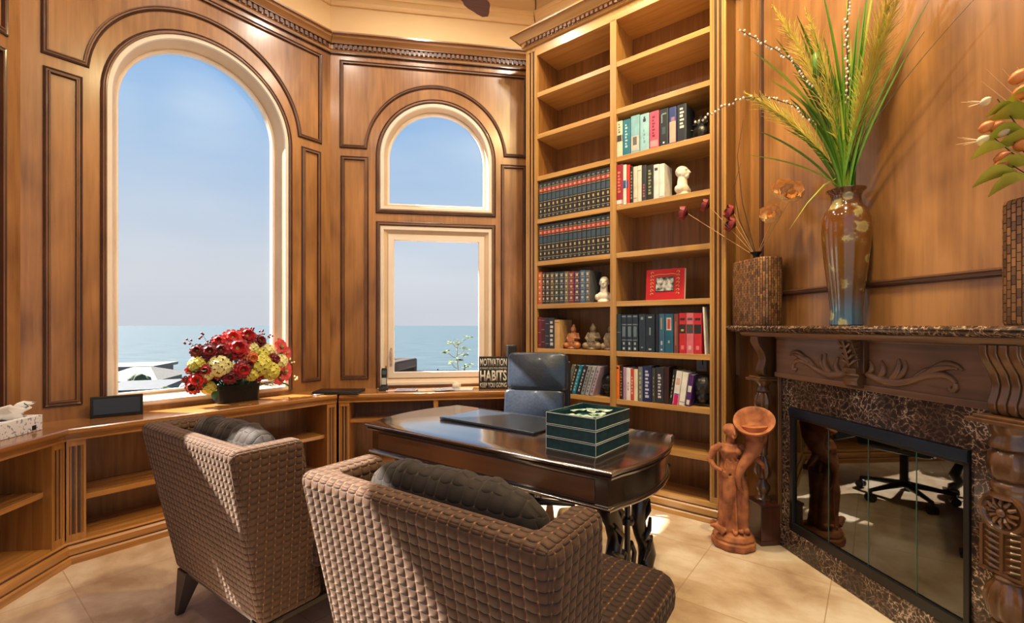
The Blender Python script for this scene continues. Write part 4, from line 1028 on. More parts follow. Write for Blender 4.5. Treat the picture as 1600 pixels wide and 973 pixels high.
# ------------------------------------------------------------------ vases on the mantel
MZ = 1.350
def vase_mat():
    m = bpy.data.materials.new('glazed_amber_vase'); m.use_nodes = True; n = m.node_tree; L = n.links.new; b = n.nodes['Principled BSDF']
    t = n.nodes.new('ShaderNodeTexCoord'); sp = n.nodes.new('ShaderNodeSeparateXYZ'); L(t.outputs['Object'], sp.inputs[0])
    r = n.nodes.new('ShaderNodeValToRGB'); el = r.color_ramp.elements
    mr = n.nodes.new('ShaderNodeMath'); mr.operation = 'MULTIPLY'; mr.inputs[1].default_value = 1 / .66; L(sp.outputs[2], mr.inputs[0]); L(mr.outputs[0], r.inputs[0])
    el[0].position = 0; el[0].color = (*lin((52, 84, 112)), 1); el[1].position = 1; el[1].color = (*lin((96, 60, 40)), 1)
    for p, c in ((.1, (62, 92, 112)), (.24, (92, 66, 46)), (.45, (110, 74, 30)), (.75, (112, 66, 24)), (.85, (84, 46, 22))):
        e = el.new(p); e.color = (*lin(c), 1)
    nd = n.nodes.new('ShaderNodeTexNoise'); nd.inputs['Scale'].default_value = 22; nd.inputs['Detail'].default_value = 3; L(t.outputs['Object'], nd.inputs['Vector'])
    wv = n.nodes.new('ShaderNodeMixRGB'); wv.blend_type = 'ADD'; wv.inputs[0].default_value = .07; L(t.outputs['Object'], wv.inputs[1]); L(nd.outputs['Color'], wv.inputs[2])
    v = n.nodes.new('ShaderNodeTexVoronoi'); v.inputs['Scale'].default_value = 13; L(wv.outputs[0], v.inputs['Vector'])
    r2 = n.nodes.new('ShaderNodeValToRGB'); e2 = r2.color_ramp.elements
    e2[0].position = .12; e2[0].color = (.5, .5, .5, 1); e2[1].position = .5; e2[1].color = (0, 0, 0, 1); q = e2.new(.3); q.color = (.75, .75, .75, 1); q = e2.new(.38); q.color = (.1, .1, .1, 1)
    L(v.outputs['Distance'], r2.inputs[0])
    z = n.nodes.new('ShaderNodeTexNoise'); z.inputs['Scale'].default_value = 6; L(t.outputs['Object'], z.inputs['Vector'])
    r3 = n.nodes.new('ShaderNodeValToRGB'); r3.color_ramp.elements[0].position = .38; r3.color_ramp.elements[1].position = .5; L(z.outputs[0], r3.inputs[0])
    mm_ = n.nodes.new('ShaderNodeMath'); mm_.operation = 'MULTIPLY'; L(r2.outputs[0], mm_.inputs[0]); L(r3.outputs[0], mm_.inputs[1])
    mx = n.nodes.new('ShaderNodeMixRGB'); mx.inputs[2].default_value = (*lin((176, 168, 110)), 1); L(mm_.outputs[0], mx.inputs[0]); L(r.outputs[0], mx.inputs[1]); L(mx.outputs[0], b.inputs['Base Color'])
    b.inputs['Roughness'].default_value = .12; b.inputs['Coat Weight'].default_value = .8
    return m
VS, VN = .565, .108
vt = thing('ceramic_vase', 'tall glazed amber and blue ceramic vase on the mantel holding grasses', 'vase', FD.w(VS, VN, MZ), FD.a)
b = MB(); vp = [(.064, 0), (.07, .004), (.068, .03), (.066, .07), (.072, .14), (.086, .26), (.098, .38), (.103, .46), (.101, .52), (.09, .56), (.074, .58), (.064, .60), (.062, .63), (.068, .648), (.082, .66), (.084, .666), (.078, .668), (.058, .65), (.054, .60), (.06, .56)]
b.lathe(vp, 48); b.build('vase_body', vase_mat(), vt, smooth=60)

# palette for the grasses
M['grass'] = mat('green_grass_blade', (112, 150, 44), (56, 100, 28), rough=.45, nscale=3, scale=(1, 1, .4), c3=(84, 128, 34))
M['grass_y'] = mat('yellow_green_blade', (176, 188, 66), (122, 150, 44), rough=.5, nscale=3)
M['plume'] = mat('pale_gold_plume', (206, 186, 84), (170, 150, 62), rough=.8)
M['twig'] = mat('dark_twig', (70, 44, 34), (46, 30, 24), rough=.7)
M['catkin'] = mat('white_catkin', (232, 222, 212), rough=.9)
ga = thing('grass_arrangement', 'green grasses, plumes and catkin branches standing in the amber ceramic vase', 'plant', FD.w(VS, VN, MZ + .60), FD.a)
def blade(b, pts, w, mi=0):
    """grass blade: tapered folded strip with thickness along a path"""
    pts = [Vector(p) for p in pts]; n = len(pts); top = []; 
    for i, p in enumerate(pts):
        t = (pts[min(i + 1, n - 1)] - pts[max(i - 1, 0)]).normalized(); s = t.cross(Vector((.3, 1, .1))).normalized(); u = s.cross(t)
        f = i / (n - 1); k = w * (.55 + .9 * f) * (1 - f) ** .6 * 1.1 if f < 1 else 0; k = max(k, .0006)
        top += [p - s * k / 2 + u * k * .15, p, p + s * k / 2 + u * k * .15]
    m = len(top); bot = [q + Vector((0, .0008, 0)) for q in top]; fs = []
    for i in range(n - 1):
        for j in (0, 1):
            a = i * 3 + j; fs.append((a, a + 1, a + 4, a + 3)); fs.append((m + a, m + a + 3, m + a + 4, m + a + 1))
    b.add(top + bot, fs, mi)
def IM(dx, dz, out=None):
    """offset seen from the room: dx sideways metres (left negative), dz up; leaning left comes forward, leaning right follows the wall"""
    if dx < 0: return Vector((dx * .72, dx * .72, dz))
    return Vector((dx * 1.5, -.0 - .04 * min(1, dx * 4), dz))
def curve_to(dx, dz, bend=.5, n=9, droop=0.0, base=(0, 0)):
    out = []
    for i in range(n):
        f = i / (n - 1); e = IM(dx, dz)
        p = Vector((base[0] * (1 - f), base[1] * (1 - f), 0)) + Vector((e.x * f ** (1 + bend), e.y * f ** (1 + bend), e.z * (f - droop * f ** 3)))
        out.append(p)
    return out
rnd = random.Random(11)
GB = [(-.42, .93, .018), (-.34, .62, .022), (-.30, .98, .016), (-.22, .80, .024), (-.20, 1.05, .018), (-.12, .9, .022), (-.10, 1.15, .02), (-.05, .75, .02), (0, 1.1, .02), (.03, .62, .024), (.06, 1.0, .022), (.09, .85, .02), (.13, 1.1, .02), (.17, .9, .018), (.22, 1.05, .014),
      (-.38, .5, .012), (-.44, .38, .008), (-.26, .45, .014), (.24, .55, .012), (.30, .72, .01), (-.33, .78, .02), (-.16, .6, .026), (.11, .5, .016), (-.07, .55, .022), (.02, .85, .018), (.16, .66, .02), (-.24, .65, .018), (.08, .4, .02), (-.02, .42, .026), (.05, .95, .012)] + [(rnd.uniform(-.22, .10), rnd.uniform(.4, 1.05), rnd.uniform(.014, .024)) for _ in range(22)]
for k, (dx, dz_, w) in enumerate(GB):
    b = MB(); a = rnd.uniform(0, 2 * PI); q = rnd.uniform(0, .035)
    blade(b, curve_to(dx, dz_, rnd.uniform(.3, 1.0), 11, rnd.uniform(0, .12), (math.cos(a) * q, math.sin(a) * q)), w * 1.9)
    b.build('grass_blade', M['grass'] if k % 4 else M['grass_y'], ga, smooth=60)
# drooping blade over the rim to the lower left
b = MB(); blade(b, [IM(-.01, .05), IM(-.04, .13), IM(-.09, .11), IM(-.16, .03), IM(-.24, -.10)], .016); b.build('grass_blade', M['grass_y'], ga, smooth=60)
# thin long stalks to the right
for (dx, dz_) in ((.28, .58), (.42, .60)):
    b = MB(); pts = curve_to(dx, dz_, 1.2, 12); b.tube(pts, [.0025 * (1 - i / 13) + .0006 for i in range(12)], 5); b.build('grass_stalk', M['stem'], ga)
def plume(tip, dx0=0, L=.45, w=.10, seed=0):
    rn = random.Random(seed); b = MB(); pts = curve_to(tip[0], tip[1], .7, 16)
    b.tube(pts, [.003 - .002 * i / 15 for i in range(16)], 5)
    tot = tip[1]
    for i in range(5, 16):
        p = Vector(pts[i]); t = (Vector(pts[min(i + 1, 15)]) - Vector(pts[i - 1])).normalized()
        f = (i - 5) / 10
        for k in range(26):
            a = rn.uniform(0, 2 * PI); s = t.orthogonal().normalized(); s = Matrix.Rotation(a, 3, t) @ s
            ww = 1.35 * w * math.sin(PI * (f * .8 + .15)); q = p + t * rn.uniform(-.03, .03)
            e = q + s * ww * rn.uniform(.4, 1) * .6 + t * ww * rn.uniform(.6, 1.1)
            if e.y > VN - .012: e.y = VN - .012
            b.tube([q, q * .5 + e * .5 + t * .01, e], [.0016, .0013, .0005], 3)
    o = b.build('plume', M['plume'], ga, smooth=0); o['kind'] = 'stuff'
plume((-.42, .66), seed=1); plume((-.16, 1.0), seed=2, w=.08); plume((.20, .80), seed=3); plume((-.3, 1.08), seed=4); plume((.26, 1.05), seed=5); plume((.14, .66), seed=6, w=.11); plume((-.08, .62), seed=7, w=.08)
def catkins(pts, seed=0, step=.017):
    rn = random.Random(seed); b = MB(); n = len(pts)
    b.tube(pts, [.004 - .0025 * i / (n - 1) for i in range(n)], 6, mi=0)
    P = [Vector(p) for p in pts]; acc = 0
    for i in range(n // 3, n - 1):
        d = (P[i + 1] - P[i]); L_ = d.length; k = max(1, int(L_ / step))
        for j in range(k):
            a = rn.uniform(0, 2 * PI); t = d.normalized(); s = Matrix.Rotation(a, 3, t) @ t.orthogonal().normalized()
            c = P[i] + d * (j / k) + s * .008; b.ball(c, .0062, 6, 5, mi=1, sc=(1, 1, 1.3))
    b.build('catkin_branch', [M['twig'], M['catkin']], ga, smooth=60)
catkins([IM(0, 0), IM(-.06, .25), IM(-.13, .42), IM(-.22, .55), IM(-.34, .63), IM(-.47, .66), IM(-.60, .63), IM(-.72, .58)], 1)
catkins([IM(0, 0), IM(-.05, .3), IM(-.11, .55), IM(-.2, .75), IM(-.3, .87), IM(-.40, .97), IM(-.48, 1.05)], 2)
catkins([IM(0, 0), IM(.0, .3), IM(.01, .6), IM(.0, .85), IM(.02, 1.1)], 3)
b = MB(); pts = curve_to(-.12, .78, .4, 8); b.tube(pts, .003, 6); e = Vector(pts[-1]); b.tube([e - Vector((0, 0, .12)), e - Vector((0, 0, .11)), e, e + Vector((-.005, 0, .01))], [.004, .019, .018, .004], 12); b.build('cattail', M['grass'], ga, smooth=60)

# woven flat vases
def weave_mat():
    m = bpy.data.materials.new('woven_brown_wood'); m.use_nodes = True; n = m.node_tree; L = n.links.new; b = n.nodes['Principled BSDF']
    uv = n.nodes.new('ShaderNodeUVMap'); uv.uv_map = 'UVMap'
    br = n.nodes.new('ShaderNodeTexBrick'); br.offset = .5; br.inputs['Scale'].default_value = 1; br.inputs['Brick Width'].default_value = .030; br.inputs['Row Height'].default_value = .0165
    br.inputs['Mortar Size'].default_value = .0022; br.inputs['Mortar Smooth'].default_value = .9
    br.inputs['Color1'].default_value = (*lin((150, 104, 62)), 1); br.inputs['Color2'].default_value = (*lin((84, 54, 34)), 1); br.inputs['Mortar'].default_value = (*lin((26, 16, 10)), 1)
    mp = n.nodes.new('ShaderNodeMapping'); mp.inputs['Rotation'].default_value = (0, 0, PI / 2); L(uv.outputs[0], mp.inputs[0]); L(mp.outputs[0], br.inputs['Vector']); L(br.outputs['Color'], b.inputs['Base Color'])
    bp = n.nodes.new('ShaderNodeBump'); bp.inputs['Strength'].default_value = 1; bp.inputs['Distance'].default_value = .006; bp.invert = True; L(br.outputs['Fac'], bp.inputs['Height']); L(bp.outputs[0], b.inputs['Normal'])
    b.inputs['Roughness'].default_value = .35
    return m
M['weave'] = weave_mat()
def superel(a, b_, n, k=48):
    out = []
    for i in range(k):
        t = i / k * 2 * PI; c, s = math.cos(t), math.sin(t)
        out.append((math.copysign(abs(c) ** (2 / n), c) * a, math.copysign(abs(s) ** (2 / n), s) * b_))
    return out
def basket(lab, s, n, name='woven_vase'):
    t = thing(name, lab, 'vase', FD.w(s, n, MZ), FD.a, 'woven vases at the mantel ends')
    H = .42; me = bpy.data.meshes.new('woven_body'); bm = bmesh.new(); ul = bm.loops.layers.uv.new('UVMap')
    ring = superel(.175, .082, 4, 56); zs = [0, .01, H - .01, H]; sc = [.97, 1, 1, .97]
    R = [[bm.verts.new((x * k, y * k, z)) for x, y in ring] for z, k in zip(zs, sc)]
    per = [0]
    for i in range(56): a, b_ = ring[i], ring[(i + 1) % 56]; per.append(per[-1] + math.dist(a, b_))
    for k in range(3):
        for i in range(56):
            j = (i + 1) % 56; f = bm.faces.new((R[k][i], R[k][j], R[k + 1][j], R[k + 1][i]))
            for l, (uu, vv) in zip(f.loops, ((per[i], zs[k]), (per[i + 1], zs[k]), (per[i + 1], zs[k + 1]), (per[i], zs[k + 1]))): l[ul].uv = (uu, vv)
            f.smooth = True
    f = bm.faces.new(R[3]); f2 = bm.faces.new(list(reversed(R[0])))
    bmesh.ops.recalc_face_normals(bm, faces=bm.faces); bm.to_mesh(me); bm.free(); me.materials.append(M['weave'])
    o = bpy.data.objects.new('woven_body', me); COL.objects.link(o); o.parent = t
    b = MB(); b.lathe([(.022, H), (.018, H + .02), (.022, H + .035), (.036, H + .048), (.038, H + .05), (.03, H + .046), (.014, H + .03), (.012, H + .002)], 24); b.build('vase_neck', M['black'], t, smooth=50)
    return t
basket('flat woven brown vase at the bookcase end of the mantel, holding dried flowers', -.135, .098)
basket('flat woven brown vase cut by the right edge, holding orange pods', 1.42, .098)
M['df_red'] = mat('dried_crimson', (150, 44, 50), (84, 22, 30), rough=.6, nscale=40)
M['df_tan'] = mat('dried_golden', (244, 206, 142), (214, 160, 98), rough=.6, nscale=40)
M['straw'] = mat('straw_stem', (196, 150, 104), rough=.7)
def cup_flower(b, c, d, r, petals=6, mi=0, open_=.6):
    c = Vector(c); d = Vector(d).normalized(); s = d.orthogonal().normalized()
    for layer, (k, op, rr) in enumerate(((petals, open_, 1), (petals, open_ * .45, .7))):
        for i in range(k):
            a = i / k * 2 * PI + layer * .5; v = Matrix.Rotation(a, 3, d) @ s; t = d.cross(v)
            P0 = c; P1 = c + d * r * .5 * rr + v * r * op * rr; P2 = c + d * r * 1.1 * rr + v * r * (op * 1.1) * rr; w = r * .55 * rr
            b.add([P0 - t * w * .2, P0 + t * w * .2, P1 - t * w, P1 + t * w, P2 - t * w * .6 - v * w * .2, P2 + t * w * .6 - v * w * .2, P1 + v * w * .25, P2 + v * .1 * w + d * w * .2,
                   P0 - v * .001, P1 + v * (w * .25 - .0015)], [(0, 1, 3, 6), (0, 6, 2), (2, 6, 7, 4), (6, 3, 5, 7), (8, 9, 1), (8, 0, 9)], mi)
dr = thing('dried_flower_bunch', 'dried crimson and golden flowers on thin stems in the woven vase', 'dried flowers', FD.w(-.135, .098, MZ + .44), FD.a)
def IM2(dx, dz): return Vector((dx * .72, dx * .72, dz)) if dx < 0 else Vector((dx * .95, dx * -.55 * 0, dz))
for k, (dx, dz_, m, r) in enumerate([(-.42, .34, 'df_red', .052), (-.28, .37, 'df_red', .046), (-.13, .30, 'df_red', .048), (-.12, .215, 'df_red', .05), (.17, .24, 'df_tan', .062), (.34, .32, 'df_tan', .066), (.27, .36, 'df_tan', .06)]):
    if m == 'df_tan': dx *= .98; dz_ -= .02
    e = IM2(dx, dz_) ; fl_ = bpy.data.objects.new('dried_flower', None)
    b = MB(); b.tube([(0, 0, .0), e * .45 + Vector((0, 0, .0)), e], [.0022, .0022, .0018], 6, mi=1); cup_flower(b, e, (e.x * .9, e.y * .7 - .22, .06 + e.z * .2), r, 6, 0, .8)
    b.build('dried_flower', [M[m], M['straw']], dr, smooth=50)
for (dx, dz_) in ((-.06, .62), (-.05, .9)):
    b = MB(); b.tube([(0, 0, 0), IM2(dx * 1.6, dz_ * .4), IM2(dx * 2.2, dz_ * .75), IM2(dx * 1.5, dz_)], [.003, .0028, .002, .001], 6); b.build('dark_twig', M['twig'], dr)
M['pod'] = mat('orange_pod', (214, 136, 76), (170, 90, 44), rough=.4, nscale=20)
M['pod_w'] = mat('pale_pod', (224, 200, 168), rough=.5)
M['leafy'] = mat('variegated_leaf', (206, 200, 90), (140, 150, 50), rough=.5)
pd = thing('pod_arrangement', 'orange seed pods, white buds and yellow leaves at the right edge', 'dried flowers', FD.w(1.42, .098, MZ + .44), FD.a)
def IM3(dx, dz, k=0): return Vector((dx * .72, dx * .72 - k, dz))
def from_px(x, y): return ((x - 1668) * .00168, (303 - y) * .00195)
pods = [from_px(x, y) + (m, r) for x, y, m, r in [(1547, 142, 'pod_w', .013), (1548, 186, 'pod', .017), (1562, 189, 'pod', .016), (1543, 208, 'pod_w', .015), (1572, 200, 'pod_w', .014), (1592, 112, 'pod', .021), (1597, 138, 'pod', .022), (1601, 161, 'pod', .020), (1598, 226, 'pod', .021), (1570, 243, 'pod', .018), (1566, 258, 'pod', .019), (1612, 184, 'pod', .02), (1618, 250, 'pod', .02), (1626, 130, 'pod', .02), (1640, 200, 'pod', .02), (1640, 90, 'pod', .02)]]
for dx, dz_, m, r in pods:
    if r == 0: continue
    e = IM3(dx, dz_); b = MB(); b.tube([(0, 0, 0), e * .5 + Vector((0, 0, -.02 + .1 * max(0, dz_ - .2))), e + Vector((.02, .02, 0))], [.002, .0018, .0015], 6, mi=1)
    X = Matrix.Translation(e) @ Matrix.Rotation(1.2, 4, 'Y'); q = MB(X); q.lathe([(.001, -r * 1.3), (r * .72, -r * .95), (r * 1.02, -r * .2), (r * .95, r * .5), (r * .6, r * 1.05), (r * .2, r * 1.35), (.001, r * 1.5)], 14, rad=lambda a, z: 1 + .06 * math.cos(4 * a))
    o_ = len(b.v); b.v += q.v; b.f += [[i + o_ for i in f] for f in q.f]; b.m += q.m
    if m == 'pod_w':
        for k in range(7): b.tube([e, e + Vector((-.035 + random.uniform(-.01, .01), -.035 + random.uniform(-.02, .02), .006 + random.uniform(-.012, .022)))], [.0012, .0004], 3)
    b.build('seed_pod', [M[m], M['twig']], pd, smooth=60)
for (x, y, L_, up_) in ((1612, 190, .13, .5), (1600, 205, .10, .1), (1575, 226, .09, .0), (1590, 272, .11, .0), (1605, 282, .10, -.2), (1590, 166, .08, .2), (1620, 230, .12, .3), (1610, 262, .11, .1), (1632, 160, .12, .4)):
    b = MB(); e = IM3(*from_px(x, y)); b.tube([(0, 0, 0), e * .6, e], .0018, 5); leaf(b, e, (-.7, -.45, up_), L_ * .95, L_ * 1.0, fold=.3); b.build('leaf', M['leafy'], pd, smooth=60)
for (dx, dz_) in (from_px(1547, 85), from_px(1570, 92), (from_px(1541, 105)), from_px(1590, 95)):
    b = MB(); b.tube([(0, 0, 0), IM3(dx * .5, dz_ * .6), IM3(dx, dz_)], [.002, .002, .001], 5); b.build('straw_stalk', M['straw'], pd)

# ------------------------------------------------------------------ terracotta statue
st = thing('terracotta_statue', 'terracotta statue of a draped woman carrying a cornucopia beside the fireplace', 'statue', (1.365, 2.86, 0), math.radians(-8))
b = MB()
b.lathe([(.118, 0), (.125, .012), (.125, .04), (.112, .05), (.118, .06), (.105, .085), (.06, .10)], 36, rad=lambda a, z: 1 + .02 * math.cos(9 * a))
b.X = Matrix.Translation((-.012, 0, .10)) @ Matrix.Diagonal((1, 1, .885, 1)) @ Matrix.Translation((0, 0, -.10))
fold = lambda a, z: 1 + .15 * math.cos(9 * a + z * 5) + .06 * math.cos(17 * a)
b.lathe([(.07, .08), (.074, .12), (.068, .22), (.064, .32), (.066, .42), (.07, .48), (.062, .54), (.052, .58)], 60, (0, 0, 0), rad=fold)
b.tube([(-.035, -.02, .09), (-.04, -.045, .2), (-.03, -.05, .34), (-.02, -.03, .48)], [.024, .026, .036, .040], 14)
b.tube([(.04, .0, .09), (.05, -.01, .25), (.04, -.01, .48)], [.035, .035, .045], 14)
b.ball((0, 0, .50), .066, 18, 12, sc=(1, .8, .8)); b.tube([(0, 0, .50), (-.005, .0, .58), (-.01, -.005, .65), (-.01, 0, .69)], [.058, .048, .060, .045], 18)
b.ball((-.035, -.035, .645), .026, 12, 8); b.ball((.02, -.04, .645), .026, 12, 8)
b.tube([(-.01, 0, .68), (-.005, -.01, .74)], [.024, .022], 12)
b.ball((-.002, -.015, .775), .04, 18, 12, sc=(.9, 1.0, 1.15)); b.ball((-.005, .008, .785), .044, 16, 10, sc=(1, 1, 1)); b.ball((0, .045, .775), .022, 10, 8)
b.tube([(0, -.053, .785), (0, -.062, .768), (0, -.055, .762)], [.005, .007, .005], 8); b.ball((0, -.048, .748), .014, 8, 6)
# left arm, hand on hip
b.tube([(-.055, 0, .68), (-.10, .01, .645), (-.125, .012, .575), (-.105, -.015, .53), (-.068, -.045, .51)], [.026, .024, .02, .016, .012], 12)
for k in range(4): b.tube([(-.07, -.045, .512 - k * .007), (-.052, -.062, .505 - k * .008), (-.036, -.064, .498 - k * .008)], [.0055, .005, .004], 6)
b.tube([(-.072, -.04, .518), (-.062, -.05, .53)], [.006, .004], 6)
# right arm around the horn
b.tube([(.045, 0, .68), (.09, -.02, .645), (.13, -.04, .60), (.165, -.04, .57), (.175, -.03, .545)], [.026, .022, .02, .016, .012], 12)
for k in range(4): b.tube([(.172, -.035 + k * .009, .55), (.185, -.035 + k * .009, .53), (.18, -.03 + k * .009, .512)], [.005, .005, .004], 6)
b.tube([(.165, -.045, .56), (.158, -.055, .545)], [.006, .004], 6)
# falling drape at her side and plants at her feet
b.tube([(.03, -.05, .52), (.055, -.05, .40), (.06, -.045, .25), (.055, -.04, .10)], [.02, .026, .028, .03], 10)
rn = random.Random(4)
for k in range(26):
    a = rn.uniform(0, 2 * PI); q = rn.uniform(.05, .1); b.ball((math.cos(a) * q - .01, math.sin(a) * q, .095 + rn.uniform(0, .03)), rn.uniform(.012, .022), 8, 6)
b.tube([(-.06, -.06, .1), (-.11, -.05, .14), (-.13, -.03, .13)], [.022, .02, .01], 8)
for k in range(9): b.tube([(-.045 + k * .011, -.052, .60 - (k % 3) * .01), (-.04 + k * .009, -.058, .545), (-.05 + k * .012, -.062, .50)], .0055, 6)
sculpt('figure', b, M['terracotta'], st, .0038, 1)
# cornucopia with hollow mouth
b = MB(); P = [(.035, -.07, .34), (.008, -.08, .38), (-.002, -.085, .44), (.02, -.08, .50), (.062, -.06, .55), (.10, -.04, .60), (.118, -.03, .67), (.112, -.03, .745)]
b.tube(P, [.006, .012, .018, .026, .034, .046, .062, .076], 24)
tip = Vector(P[-1]); ax = Vector((-.28, -.55, .78)).normalized(); Xq = Matrix.Translation(tip) @ ax.to_track_quat('Z', 'Y').to_matrix().to_4x4()
q = MB(Xq); q.lathe([(.06, -.05), (.085, -.01), (.108, .025), (.116, .035), (.114, .046), (.098, .044), (.082, .02), (.05, -.01), (.03, -.02), (.001, -.022)], 36)
o_ = len(b.v); b.v += q.v; b.f += [[i + o_ for i in f] for f in q.f]; b.m += q.m
b.build('cornucopia', M['terracotta'], st, smooth=60)

# ------------------------------------------------------------------ desk
DX = Vector((.8065, -.591)); DANG = math.atan2(-.591, .8065)
for k_ in ('desk', 'desk_panel'):
    q_ = M[k_].node_tree.nodes['Principled BSDF']; q_.inputs['Coat IOR'].default_value = 2.1 if k_ == 'desk' else 1.5; q_.inputs['Coat Roughness'].default_value = .14; q_.inputs['IOR'].default_value = 1.9 if k_ == 'desk' else 1.5
dk = thing('writing_desk', 'large dark mahogany writing desk with carved trestle legs', 'desk', (-.875, 2.765, 0), DANG)
DL, DDp = 1.575, .80
def desk_outline(ins=0.0, k=24, bul=.075, ear=.05):
    pts = [(ins, ins), (DL - ins, ins)]
    for i in range(1, k):
        f = i / k; y = ear + (DDp - 2 * ear) * f; pts.append((DL - ins + bul * math.sin(PI * f) ** .8, y))
    pts += [(DL - ins, DDp - ins), (0 + ins, DDp - ins)]
    for i in range(1, k):
        f = i / k; y = DDp - ear - (DDp - 2 * ear) * f; pts.append((ins - bul * math.sin(PI * f) ** .8, y))
    return pts
b = MB()
lev = [(.728, .018), (.734, .006), (.742, .004), (.748, .010), (.752, .0), (.762, -.002), (.768, .006), (.770, .012)]
b.loft([[(x, y, z) for x, y in desk_outline(ins)] for z, ins in lev]); b.build('desk_top', M['desk'], dk, smooth=35)
b = MB(); b.loft([[(x, y, z) for x, y in desk_outline(.03)] for z in (.605, .73)]); apron = b.build('apron', M['desk'], dk, smooth=35)
b = MB(); b.loft([[(x, y, z) for x, y in desk_outline(i)] for z, i in ((.595, .03), (.598, .018), (.607, .014), (.614, .02), (.618, .03))]); b.build('apron_molding', M['desk'], apron, smooth=35)
b = MB(); b.box(.09, DL - .09, .024, .0305, .628, .716); b.build('front_panel', M['desk_panel'], apron, smooth=0, bevel=.002)
b = MB(); b.box(.09, DL - .09, DDp - .0305, DDp - .024, .628, .716); b.build('rear_panel', M['desk_panel'], apron, smooth=0, bevel=.002)
def trestle(x):
    for y, sg in ((.22, 1), (.60, -1)):
        b = MB()
        P = [(x, y - sg * .02, .60), (x, y - sg * .03, .54), (x, y + sg * .03, .46), (x, y + sg * .055, .38), (x, y + sg * .02, .30), (x, y - sg * .05, .22), (x, y - sg * .08, .15), (x, y - sg * .05, .09), (x, y - sg * .09, .05), (x, y - sg * .10, .02)]
        b.tube(P, [.045, .05, .042, .038, .036, .042, .046, .04, .045, .03], 14, flat=.8)
        for k in range(4): b.tube([(x + .03, y + sg * (.0 - .02 * k), .56 - k * .1), (x + .045, y + sg * .02, .52 - k * .1), (x + .03, y + sg * .04, .47 - k * .1)], [.008, .013, .006], 6)
        b.box(x - .04, x + .04, y - sg * .10 - .05, y - sg * .10 + .05, 0, .03)
        b.build('leg', M['desk_leg'], dk, smooth=50)
    b = MB(); b.tube([(x, .41, .60), (x, .41, .42), (x, .41, .12)], [.018, .014, .016], 10)
    b.lathe([(.03, 0), (.034, .015), (.03, .03)], 16, (x, .41, .40))
    for sg in (-1, 1):
        b.tube([(x, .41 + sg * .01, .14), (x, .41 + sg * .07, .16), (x, .41 + sg * .09, .23), (x, .41 + sg * .05, .29), (x, .41 + sg * .015, .26), (x, .41 + sg * .03, .22)], [.012, .013, .012, .012, .010, .008], 8)
        b.tube([(x, .41 + sg * .01, .50), (x, .41 + sg * .06, .52), (x, .41 + sg * .10, .58)], [.010, .013, .012], 8)
    b.tube([(x, .14, .09), (x, .41, .13), (x, .68, .09)], .022, 10); b.build('carved_splat', M['desk_leg'], dk, smooth=50)
trestle(1.47); trestle(.11)
b = MB(); b.tube([(.13, .41, .13), (.79, .41, .10), (1.45, .41, .13)], [.026, .03, .026], 12); b.build('stretcher', M['desk_leg'], dk, smooth=50)
DZ = .7705
# desk pad
pdv = Vector((.14 + .443, 2.438 - 2.88)).normalized(); pa = math.atan2(pdv.y, pdv.x)
dp_ = thing('desk_pad', 'dark leather desk pad with side rails lying on the desk', 'desk pad', (-.443, 2.88, DZ), pa)
b = MB(); b.box(0, .70, 0, .38, 0, .008); b.build('pad_sheet', M['leather'], dp_, bevel=.002)
for x0 in (0, ):
    b = MB(); b.box(-.005, .705, -.006, .05, 0, .015); b.build('pad_rail', M['leather'], dp_, bevel=.004)
b = MB(); b.box(.66, .705, .05, .38, .004, .013); b.build('pad_side_flap', M['leather'], dp_, bevel=.003)
# stacked letter trays
tw = Vector((.201, -.166)).normalized(); ta = math.atan2(tw.y, tw.x)
for k in range(3):
    t = thing('letter_tray', 'dark green leather letter tray, ' + ['bottom of the stack of three on the desk', 'middle of the stack of three', 'top of the stack of three, holding green folded notes'][k], 'tray', (.163, 2.192, DZ + k * .0585), ta, 'stacked letter trays')
    w, d, h, th = .262, .33, .0565, .008
    b = MB(); b.box(0, w, 0, d, 0, .008); b.box(0, w, 0, th, 0, h); b.box(0, w, d - th, d, 0, h); b.box(0, th, 0, d, 0, h); b.box(w - th, w, 0, d, 0, h); b.build('tray_body', M['green_leather'], t, smooth=0, bevel=.0015)
    b = MB()
    for z in (.003, h - .002):
        for (p, q) in (((-.001, -.001), (w + .001, -.001)), ((w + .001, -.001), (w + .001, d + .001)), ((-.001, -.001), (-.001, d + .001))):
            b.tube([(p[0], p[1], z), (q[0], q[1], z)], .0016, 5)
    for (x, y) in ((-.001, -.001), (w + .001, -.001)): b.tube([(x, y, 0), (x, y, h)], .0016, 5)
    b.build('pale_stitching', M['stitch'], t)
M['note'] = mat('green_printed_paper', (190, 204, 190), (96, 130, 120), rough=.7, nscale=40, lo=.4, hi=.6)
nt_ = thing('folded_notes', 'pile of crumpled green and white notes in the top letter tray', 'paper', (.163, 2.192, DZ + .117 + .0085), ta)
rn = random.Random(5)
for k in range(16):
    cx, cy_ = rn.uniform(.05, .21), rn.uniform(.05, .28); X = Matrix.Translation((cx, cy_, .004 + k * .0022)) @ rotz(rn.uniform(0, PI)) @ Matrix.Rotation(rn.uniform(-.12, .12), 4, 'X')
    b = MB(X); b.loft([[(-.038, -.02, 0), (-.038, .02, .002)], [(-.01, -.02, .006), (-.01, .02, .004)], [(.015, -.02, .001), (.015, .02, .003)], [(.038, -.02, .006), (.038, .02, .005)]], closed=False, caps=False)
    o = b.build('note', M['note'], nt_, smooth=0); m_ = o.modifiers.new('s', 'SOLIDIFY'); m_.thickness = .001

